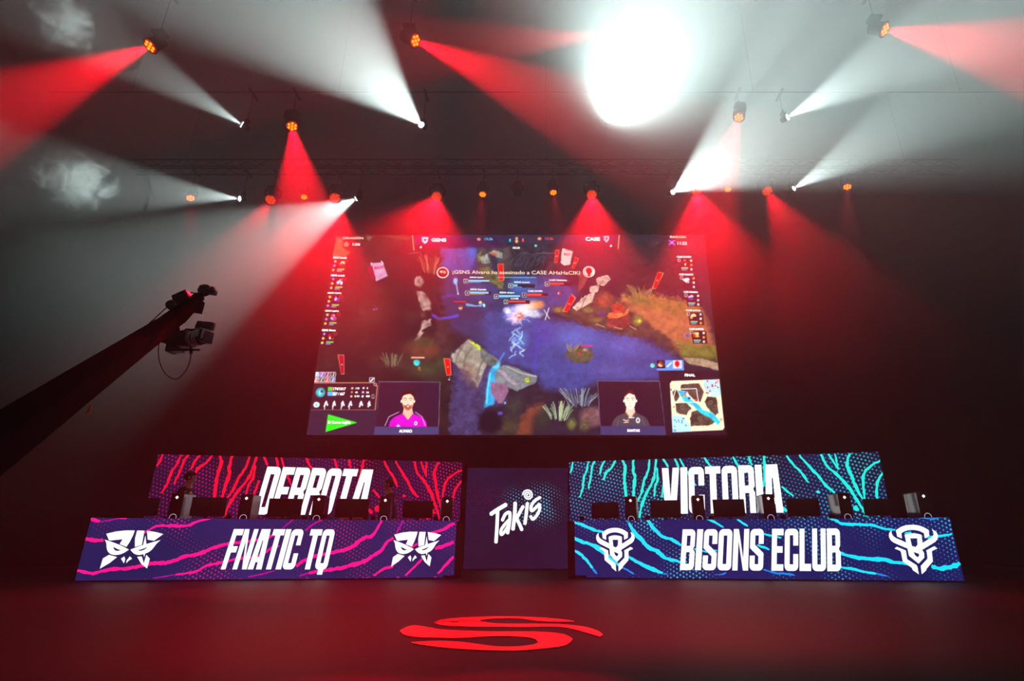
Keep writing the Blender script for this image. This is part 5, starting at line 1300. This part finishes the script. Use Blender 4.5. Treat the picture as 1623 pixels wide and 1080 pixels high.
for i, px in enumerate((922, 1026, 1127, 1240, 1317)): foam(PL_DR, px, f'small round black foam microphone on the right desk, {ORD[i]} from its inner end')

# ================= people behind the left desk
def skin_mesh(name, joints, edges, mat, parent, sub=2, root=0, shrink=0):
    me = bpy.data.meshes.new('tmp'); o0 = parent_world(parent)
    me.from_pydata([tuple(Vector(j[0]) - o0) for j in joints], edges, [])
    ob = bpy.data.objects.new('tmp', me); COL.objects.link(ob)
    m = ob.modifiers.new('s', 'SKIN'); m.use_smooth_shade = True
    sk = me.skin_vertices[0].data
    for i, j in enumerate(joints):
        r = j[1]; sk[i].radius = r if isinstance(r, tuple) else (r, r)
    sk[root].use_root = True
    m2 = ob.modifiers.new('u', 'SUBSURF'); m2.levels = sub; m2.render_levels = sub
    dg = bpy.context.evaluated_depsgraph_get(); dg.update()
    res = bpy.data.meshes.new_from_object(ob.evaluated_get(dg)); res.name = name
    bpy.data.objects.remove(ob); bpy.data.meshes.remove(me)
    res.materials.clear(); res.materials.append(mat)
    res.polygons.foreach_set('use_smooth', [True] * len(res.polygons))
    o = bpy.data.objects.new(name, res); COL.objects.link(o); o.parent = parent
    return o
M_SKIN = mat_pbr('skin', (196, 142, 120), .5, noise=.08, nscale=8)
M_HAIR = mat_pbr('dark_hair', (22, 15, 13), .6, noise=.4, nscale=60)
M_SHIRT = mat_pbr('dark_jersey', (34, 24, 26), .85, noise=.2, nscale=14)
M_SHIRT2 = mat_pbr('brown_jacket', (74, 46, 42), .85, noise=.25, nscale=14)
M_SHIRT3 = mat_pbr('orange_patterned_jersey', (190, 96, 60), .8, noise=.5, nscale=30)
M_TROU = mat_pbr('black_trousers', (18, 18, 22), .9, noise=.2, nscale=12)
M_SHOE = mat_pbr('dark_shoes', (20, 20, 20), .5)
M_EYE = mat_pbr('eye', (230, 225, 220), .3)
def person(label, x, y, face, sit=False, lean=.0, shirt=None, arms='down', height=1.76, group=None):
    """face: heading in degrees, 0 looks to -Y (the hall), 90 looks to +X"""
    shirt = shirt or M_SHIRT
    k = height / 1.76
    t = thing('person', label, 'person', (x, y, 0), group)
    th = math.radians(face); F = Vector((math.sin(th), -math.cos(th), 0)); S = Vector((-F.y, F.x, 0))   # F forward, S to the person's left
    hip = .93 * k if not sit else .50; O = Vector((x, y, 0)); U = Vector((0, 0, 1))
    def P(f, s, u): return O + F * (f * k) + S * (s * k) + U * (u)
    lf = lean
    zc = lambda d: hip + d * k
    pel = P(0, 0, hip); wa = P(lf * .25, 0, zc(.17)); ch = P(lf * .7, 0, zc(.40)); nk = P(lf * 1.0, 0, zc(.58)); hb = P(lf * 1.15, 0, zc(.66)); hc = P(lf * 1.25 + .015, 0, zc(.745))
    body = [(pel, (.15 * k, .10 * k)), (wa, (.125 * k, .09 * k)), (ch, (.15 * k, .10 * k)), (nk, .068 * k), (hb, .062 * k)]
    E = [(0, 1), (1, 2), (2, 3), (3, 4)]
    arms_pts = []
    for s in (1, -1):
        sh = P(lf * .95, s * .185, zc(.51))
        if arms == 'down': el = P(lf * .9 - .02, s * .25, zc(.22)); wr = P(lf * .9 + .12, s * .25, zc(-.02))
        elif arms == 'desk': el = P(lf + .12, s * .25, zc(.25)); wr = P(lf + .36, s * .14, zc(.22))
        else: el = P(lf + .1, s * .22, zc(.26)); wr = P(lf + .34, s * .10, zc(.12))
        arms_pts.append((sh, el, wr)); b0 = len(body)
        body += [(sh, .06 * k), (el, .042 * k), (wr, .028 * k)]; E += [(2, b0), (b0, b0 + 1), (b0 + 1, b0 + 2)]
    leg_pts = []
    for s in (1, -1):
        hj = P(0, s * .09, hip - .04)
        if sit: kn = P(.43, s * .11, hip); an = P(.40, s * .11, .09)
        else: kn = P(.03, s * .10, hip * .53); an = P(-.02, s * .11, .09)
        leg_pts.append((hj, kn, an)); b0 = len(body)
        body += [(hj, .085 * k), (kn, .055 * k), (an, .038 * k)]; E += [(0, b0), (b0, b0 + 1), (b0 + 1, b0 + 2)]
    # head as a chain on the neck: jaw, face, crown
    b0 = len(body)
    body += [(P(lf * 1.2 + .03, 0, zc(.70)), (.058 * k, .062 * k)), (hc, (.077 * k, .092 * k)), (P(lf * 1.25, 0, zc(.81)), (.070 * k, .085 * k))]
    E += [(4, b0), (b0, b0 + 1), (b0 + 1, b0 + 2)]
    # fingers
    for (sh, el, wr) in arms_pts:
        d = (wr - el).normalized(); side = d.cross(U); side = side.normalized() if side.length > .2 else S
        palm = len(body); body.append((wr + d * .055, (.036, .018))); wi = [i for i, b in enumerate(body) if (b[0] - wr).length < 1e-6][0]; E.append((wi, palm))
        for q in range(4):
            a = wr + d * .095 + side * (.018 * (q - 1.5)); b = a + d * (.035 + .008 * (q in (1, 2))) - U * .008; c = b + d * .022 - U * .014
            i0 = len(body); body += [(a, .0095), (b, .0085), (c, .007)]; E += [(palm, i0), (i0, i0 + 1), (i0 + 1, i0 + 2)]
        a = wr + d * .045 + side * .04; i0 = len(body); body += [(a, .011), (a + d * .03 + side * .008, .009)]; E += [(palm, i0), (i0, i0 + 1)]
    skin_mesh('body', body, E, M_SKIN, t, 2)
    # clothing
    T_ = [(pel + U * .02, (.172 * k, .122 * k)), (wa, (.15 * k, .112 * k)), (ch, (.172 * k, .122 * k)), (P(lf * .98, 0, zc(.545)), (.10 * k, .08 * k))]; TE = [(0, 1), (1, 2), (2, 3)]
    for (sh, el, wr) in arms_pts:
        b0 = len(T_); T_ += [(sh, .078 * k), (sh.lerp(el, .5), .066 * k), (el, .056 * k), (el.lerp(wr, .8), .043 * k)]; TE += [(2, b0), (b0, b0 + 1), (b0 + 1, b0 + 2), (b0 + 2, b0 + 3)]
    skin_mesh('jersey', T_, TE, shirt, t, 2)
    T_ = [(pel, (.168 * k, .12 * k))]; TE = []
    for hj, kn, an in leg_pts:
        b0 = len(T_); T_ += [(hj, .10 * k), (kn, .072 * k), (an + U * .01, .056 * k)]; TE += [(0, b0), (b0, b0 + 1), (b0 + 1, b0 + 2)]
    skin_mesh('trousers', T_, TE, M_TROU, t, 2)
    M3 = Matrix((S, -F, U)).transposed()
    for hj, kn, an in leg_pts:
        s = MB(); s.box(Vector((an.x, an.y, .045)) + F * .06, (.095, .27, .085), M3, bev=.03); s.build('shoe', M_SHOE, t, smooth=True)
    h = MB(); h.ball(hc + U * .035 - F * .018, (.088 * k, .10 * k, .098 * k), M3, 20, 12)
    h.v = [tuple(Vector(v) if (Vector(v) - hc).dot(F) < .035 or (Vector(v) - hc).z > .055 else Vector(v) - F * (((Vector(v) - hc).dot(F) - .035) * .9)) for v in h.v]
    h.build('hair', M_HAIR, t, smooth=True)
    f = MB()
    f.add([hc + F * .085 + S * -.014 + U * -.02, hc + F * .085 + S * .014 + U * -.02, hc + F * .112 + U * -.018, hc + F * .08 + U * .03], [(0, 1, 2), (1, 3, 2), (3, 0, 2), (1, 0, 3)])
    f.build('nose', M_SKIN, t, smooth=True)
    for s in (-1, 1):
        f = MB(); f.ball(hc + F * .078 + S * (.032 * s) + U * .018, .012, None, 10, 8); f.build('eye', M_EYE, t, smooth=True)
        f = MB(); f.ball(hc + S * (.080 * k * s) + U * .0, (.012, .022, .034), M3, 10, 8); f.build('ear', M_SKIN, t, smooth=True)
    f = MB(); f.tube([hc + F * .088 + S * q + U * (-.052 - .1 * abs(q)) for q in (-.026, -.01, 0, .01, .026)], .005, 6); f.build('mouth', mat_pbr('lips', (150, 70, 66), .5), t)
    return t
def gaming_chair(label, x, y, face):
    t = thing('gaming_chair', label, 'chair', (x, y, 0), 'players chairs behind the left desk'); th = math.radians(face); F = Vector((math.sin(th), -math.cos(th), 0)); S = Vector((-F.y, F.x, 0)); M3 = Matrix((S, -F, Vector((0, 0, 1)))).transposed(); O = Vector((x, y, 0))
    U = Vector((0, 0, 1))
    b = MB(); b.box(O + F * .05 + U * .34, (.5, .5, .09), M3, bev=.03); b.build('seat', M_FOAM, t, smooth=True)
    b = MB(); b.box(O - F * .27 + U * .78, (.5, .09, .80), M3, bev=.03); b.build('backrest', M_FOAM, t, smooth=True)
    b = MB(); b.tube([O + U * .08, O + U * .30], .03, 10); b.build('gas_lift', M_SCRB, t)
    for k in range(5):
        a = k * 2 * math.pi / 5; d = Vector((math.cos(a), math.sin(a), 0)); b = MB(); b.tube([O + U * .09, O + d * .3 + U * .06], .02, 8); b.ball(O + d * .3 + U * .03, .03, None, 10, 8); b.build('castor_arm', M_SCRB, t)
    return t
p1 = at_y(294, 770, 11.62); p2 = at_y(626, 775, 12.75); p3 = at_y(561, 790, 12.3); p4 = at_y(451, 790, 12.1)
person('person in dark clothes standing behind the left desk near its outer end', p1.x, p1.y, 100, lean=.04, shirt=M_SHIRT, height=1.93)
person('person in brown jacket standing behind the left desk, bending and looking left', p2.x, p2.y, -70, lean=.10, shirt=M_SHIRT2, height=1.90)
person('seated person in orange patterned jersey hidden behind a monitor, only top of head showing', p3.x, p3.y, 0, sit=True, lean=.02, shirt=M_SHIRT3, height=1.9, arms='desk')
person('seated person in dark jersey hidden behind a monitor, only hair showing', p4.x, p4.y, 0, sit=True, lean=.02, shirt=M_SHIRT, height=1.87, arms='desk')
gaming_chair('black chair under the seated person in the orange jersey', p3.x, p3.y + .02, 0)
gaming_chair('black chair under the seated person in the dark jersey', p4.x, p4.y + .02, 0)

# ================= camera crane reaching in from the left, with its remote camera
M_CRANE = mat_pbr('black_anodised_aluminium', (1, 1, 1), .8, spec=.01, noise=.2, nscale=10)
M_CAMB = mat_pbr('camera_black_metal', (16, 16, 18), .35)
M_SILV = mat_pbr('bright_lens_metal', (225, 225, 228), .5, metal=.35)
def cr(x, y, Y): return at_y(100 + x / 4.154, 420 + y / 4.154, Y)     # crop pixels of the crane detail, at depth Y
YT = 6.3
tip = cr(930, 180, YT); mid = cr(712, 372, YT - .35); low = cr(0, 870, 3.6)
JIB = thing('camera_crane', 'long black camera crane arm reaching in from the lower left', 'camera crane', low + (low - mid).normalized() * 2.6)
b = MB(); d = (mid - low).normalized(); far = low - d * 3.2
def beam(mb, a, c, w0, w1, hh0, hh1):
    d = (c - a).normalized(); s = d.cross(Vector((0, 0, 1))).normalized(); u = s.cross(d)
    vs = []
    for p, w, h in ((a, w0, hh0), (c, w1, hh1)): vs += [p + s * (i * w / 2) + u * (j * h / 2) for i, j in ((-1, -1), (1, -1), (1, 1), (-1, 1))]
    mb.add(vs, [(3, 2, 1, 0), (4, 5, 6, 7), (0, 1, 5, 4), (1, 2, 6, 5), (2, 3, 7, 6), (3, 0, 4, 7)])
beam(b, far, mid, .20, .14, .24, .14); b.build('arm', M_CRANE, JIB)
b = MB(); beam(b, mid - d * .1, cr(900, 205, YT), .15, .09, .15, .085); b.build('arm_tip', M_CRANE, JIB)
u = d.cross(Vector((0, 0, 1))).normalized().cross(d)
b = MB(); b.tube([low + u * .09, cr(512, 456, 5.2) + u * .03, cr(660, 300, YT - .4), cr(705, 262, YT - .3)], .006, 6); b.build('guy_cable', M_CRANE, JIB)
b = MB(); b.tube([low.lerp(mid, .15) - u * .105, low.lerp(mid, .55) - u * .09, cr(545, 545, 5.4)], .007, 6); b.build('lower_rod', M_SILV, JIB)
def pulley(p, r, name='pulley'):
    b = MB(); M = frame_z((0.15, -1, .1)); b.lathe([(r * .9, -.03), (r, -.02), (r * .8, 0), (r, .02), (r * .9, .03)], M, p, 20); b.lathe([(r * .3, -.04), (r * .3, .04)], M, p, 12); b.build(name, M_CAMB, JIB, smooth=True)
pulley(cr(932, 168, YT), .075); pulley(cr(712, 265, YT - .3), .055)
b = MB(); b.box(cr(790, 225, YT - .15), (.17, .14, .13), Matrix.Rotation(-.5, 3, 'Y'), bev=.01); b.build('motor_box', M_CAMB, JIB, smooth=True)
b = MB(); b.box(cr(975, 178, YT), (.11, .09, .06), Matrix.Rotation(.15, 3, 'Y'), bev=.008); b.box(cr(985, 165, YT), (.03, .05, .07), None, bev=.004); b.build('tip_clamp', M_CAMB, JIB, smooth=True)
b = MB(); b.tube([cr(905, 150, YT), cr(898, 140, YT), cr(905, 132, YT), cr(915, 140, YT)], .005, 6); b.tube([cr(820, 205, YT), cr(850, 182, YT), cr(880, 190, YT)], .008, 6); b.build('cable_hook', M_CAMB, JIB)
b = MB(); beam(b, cr(740, 330, YT - .2), cr(735, 560, YT - .25), .07, .06, .07, .06); b.build('drop_arm', M_CRANE, JIB)
b = MB(); beam(b, cr(900, 240, YT), cr(870, 310, YT), .06, .10, .10, .11); b.build('end_bracket', M_CRANE, JIB)
b = MB(); b.tube([cr(860, 305, YT), cr(800, 370, YT - .1), cr(755, 405, YT - .2)], .016, 8); b.build('strut', M_CRANE, JIB)
b = MB(); b.box(cr(755, 403, YT - .25), (.05, .05, .035), None, bev=.005); b.build('bright_clamp', M_SILV, JIB, smooth=True)
b = MB(); b.tube([cr(640, 480, YT - .25), cr(655, 455, YT - .25), cr(700, 465, YT - .25), cr(725, 500, YT - .25), cr(690, 512, YT - .25), cr(645, 498, YT - .25)], .012, 8)
b.tube([cr(620, 470, YT - .25), cr(650, 500, YT - .2), cr(700, 515, YT - .2)], .02, 8); b.box(cr(690, 470, YT - .22), (.14, .12, .15), None, bev=.02); b.build('pan_head', M_CAMB, JIB, smooth=True)
b = MB(); P = [cr(*p, YT - .2) for p in smooth_line([(632, 490), (628, 590), (645, 665), (680, 725), (740, 752), (790, 720), (828, 660), (843, 585)], 5)]; b.tube(P, .0055, 6); b.build('hanging_cable', M_CAMB, JIB, smooth=True)
yc = YT - .25
VC = thing('video_camera', 'broadcast video camera with large bright lens hanging under the crane tip', 'video camera', cr(790, 555, yc))
ax = (cr(940, 492, yc) - cr(735, 488, yc)).normalized(); ax = (ax + Vector((0, -.35, 0))).normalized(); M = frame_z(ax)
c0 = cr(735, 500, yc + .05)
sz = (cr(855, 490, yc) - c0).length
b = MB(); R = Matrix((ax, Vector((0, 0, 1)).cross(ax).normalized(), ax.cross(Vector((0, 0, 1)).cross(ax).normalized()))).transposed()
b.box(c0 + ax * sz * .5, (sz * 1.05, .17, .165), R, bev=.012); b.build('body', M_CAMB, VC, smooth=True)
c1 = c0 + ax * sz * 1.02
b = MB(); b.lathe([(.075, 0), (.08, .03), (.078, .06)], M, c1, 28); b.build('lens_mount', M_SILV, VC, smooth=True)
b = MB(); b.lathe([(.07, .06), (.085, .09), (.085, .17), (.08, .19)], M, c1, 28); b.build('lens_barrel', M_CAMB, VC, smooth=True)
for z in (.10, .135):
    b = MB(); b.lathe([(.088, z), (.092, z + .006), (.092, z + .016), (.088, z + .022)], M, c1, 28); b.build('focus_ring', M_SILV, VC, smooth=True)
b = MB(); b.box(c1 + ax * .225, (.04, .16, .135), R, bev=.006); b.build('matte_box', M_CAMB, VC, smooth=True)
b = MB(); b.lathe([(.055, .252), (.055, .256)], M, c1, 24); b.build('front_glass', mat_pbr('lens_glass', (60, 64, 80), .04, spec=1), VC)
b = MB(); b.box(c1 + ax * .235 + Vector((.0, -.084, .0)), (.03, .004, .10), R); b.box(c1 + ax * .235 + Vector((0, 0, .070)), (.03, .13, .004), R); b.box(c1 + ax * .13 + Vector((0, -.088, .01)), (.09, .008, .07), R); b.box(c1 + ax * .13 + Vector((0, -.03, .088)), (.10, .06, .008), R); b.build('highlight_plate', M_SILV, VC)  # pale plates added to stand in for the bright highlights on the lens
b = MB(); b.tube([cr(825, 450, yc), cr(880, 440, yc)], .03, 8); b.tube([cr(808, 425, yc), cr(885, 428, yc)], .011, 8); b.tube([cr(845, 425, yc), cr(845, 455, yc)], .02, 8); b.tube([cr(875, 435, yc), cr(878, 400, yc), cr(905, 398, yc)], .016, 8); b.build('top_handle', M_CAMB, VC, smooth=True)
b = MB(); b.box(cr(938, 401, yc), (.20, .07, .095), Matrix.Rotation(.1, 3, 'Y'), bev=.02); b.build('viewfinder', M_CAMB, VC, smooth=True)
b = MB(); b.tube([cr(905, 420, yc), cr(912, 440, yc), cr(900, 460, yc)], .005, 6); b.build('viewfinder_cable', M_CAMB, VC)
b = MB(); b.tube([cr(720, 560, yc), cr(900, 560, yc)], .013, 8); b.tube([cr(720, 560, yc - .08), cr(900, 560, yc - .08)], .013, 8); b.box(cr(745, 562, yc), (.13, .12, .04), None, bev=.006); b.build('rod_support', M_CAMB, VC, smooth=True)
b = MB(); b.tube([cr(698, 530, yc), cr(712, 565, yc)], .014, 8); b.tube([cr(842, 540, yc), cr(844, 585, yc)], .018, 8); b.build('handle_stub', M_CAMB, VC, smooth=True)
b = MB(); b.box(cr(720, 520, yc + .04), (.05, .14, .22), None, bev=.01); b.build('battery_plate', M_CAMB, VC, smooth=True)
b = MB(); b.tube([cr(181, 918, 5.0), cr(180, 940, 5.0), cr(168, 965, 5.0), cr(150, 990, 5.0)], [.004, .012, .012, .003], 8)  # small orange glint given the shape of a solid tapered tube
o = b.build('orange_glint', mat_emit('x', (0, 0, 0), 0) if False else mat_pbr('orange_glint', (235, 110, 30), .5), origin=cr(170, 950, 5.0)); tag(o, 'tiny curved orange streamer shaped as a thin solid below the crane arm', 'glint')

# ================= two billows of smoke in the light at the left
def smoke(px, py, Y, rx, ry, dens, seed, label):
    c = at_y(px, py, Y); me = bpy.data.meshes.new('smoke_billow'); bm = bmesh.new(); bmesh.ops.create_icosphere(bm, subdivisions=4, radius=1.0)
    dr = (c - Vector((0, 0, CAM_H))).normalized(); k = (c - Vector((0, 0, CAM_H))).dot(Vector((0, CP, SP))) / F_PX
    from mathutils import noise as mn
    for v in bm.verts:
        q = 1 + .22 * mn.noise(v.co * 1.7 + Vector((seed, 0, 0)))
        v.co = Vector((v.co.x * rx * k, v.co.y * min(rx, ry) * k, v.co.z * ry * k)) * q
    bm.to_mesh(me); bm.free()
    m = bpy.data.materials.new('drifting_smoke'); m.use_nodes = True; nt = m.node_tree
    for n in list(nt.nodes): nt.nodes.remove(n)
    N = nt.nodes.new; L = nt.links.new
    o = N('ShaderNodeOutputMaterial'); vs = N('ShaderNodeVolumeScatter'); L(vs.outputs[0], o.inputs['Volume']); vs.inputs['Anisotropy'].default_value = .25
    tc = N('ShaderNodeTexCoord'); mp = N('ShaderNodeMapping'); mp.inputs['Location'].default_value = (seed, seed * .3, 0)
    L(tc.outputs['Object'], mp.inputs[0])
    nz = N('ShaderNodeTexNoise'); nz.inputs['Scale'].default_value = 2.3; nz.inputs['Detail'].default_value = 9; nz.inputs['Roughness'].default_value = .72; nz.inputs['Distortion'].default_value = 1.2
    L(mp.outputs[0], nz.inputs['Vector'])
    sp = N('ShaderNodeMapping'); sp.inputs['Scale'].default_value = (1 / (rx * k), 1 / (min(rx, ry) * k), 1 / (ry * k)); L(tc.outputs['Object'], sp.inputs[0])
    ln = N('ShaderNodeVectorMath'); ln.operation = 'LENGTH'; L(sp.outputs[0], ln.inputs[0])
    fo = N('ShaderNodeMapRange'); fo.interpolation_type = 'SMOOTHSTEP'; fo.inputs[1].default_value = .10; fo.inputs[2].default_value = .95; fo.inputs[3].default_value = .02; fo.inputs[4].default_value = -.34; L(ln.outputs['Value'], fo.inputs[0])
    ad = N('ShaderNodeMath'); ad.operation = 'ADD'; L(nz.outputs['Fac'], ad.inputs[0]); L(fo.outputs[0], ad.inputs[1])
    mr = N('ShaderNodeMapRange'); mr.inputs[1].default_value = .40; mr.inputs[2].default_value = .66; mr.inputs[3].default_value = 0; mr.inputs[4].default_value = dens; L(ad.outputs[0], mr.inputs[0])
    L(mr.outputs[0], vs.inputs['Density']); m.cycles.volume_sampling = 'EQUIANGULAR'; m.cycles.volume_step_rate = .4
    me.materials.append(m); ob = bpy.data.objects.new('smoke_billow', me); COL.objects.link(ob); ob.location = c
    tag(ob, label, 'smoke'); ob['kind'] = 'stuff'
    return ob
smoke(118, 288, 11.6, 100, 100, 1.7, 3.1, 'pale billow of smoke catching white light at the left, lower of two')
smoke(102, 36, 8.8, 100, 90, 1.1, 8.7, 'thin billow of smoke at the upper left above the red beam')
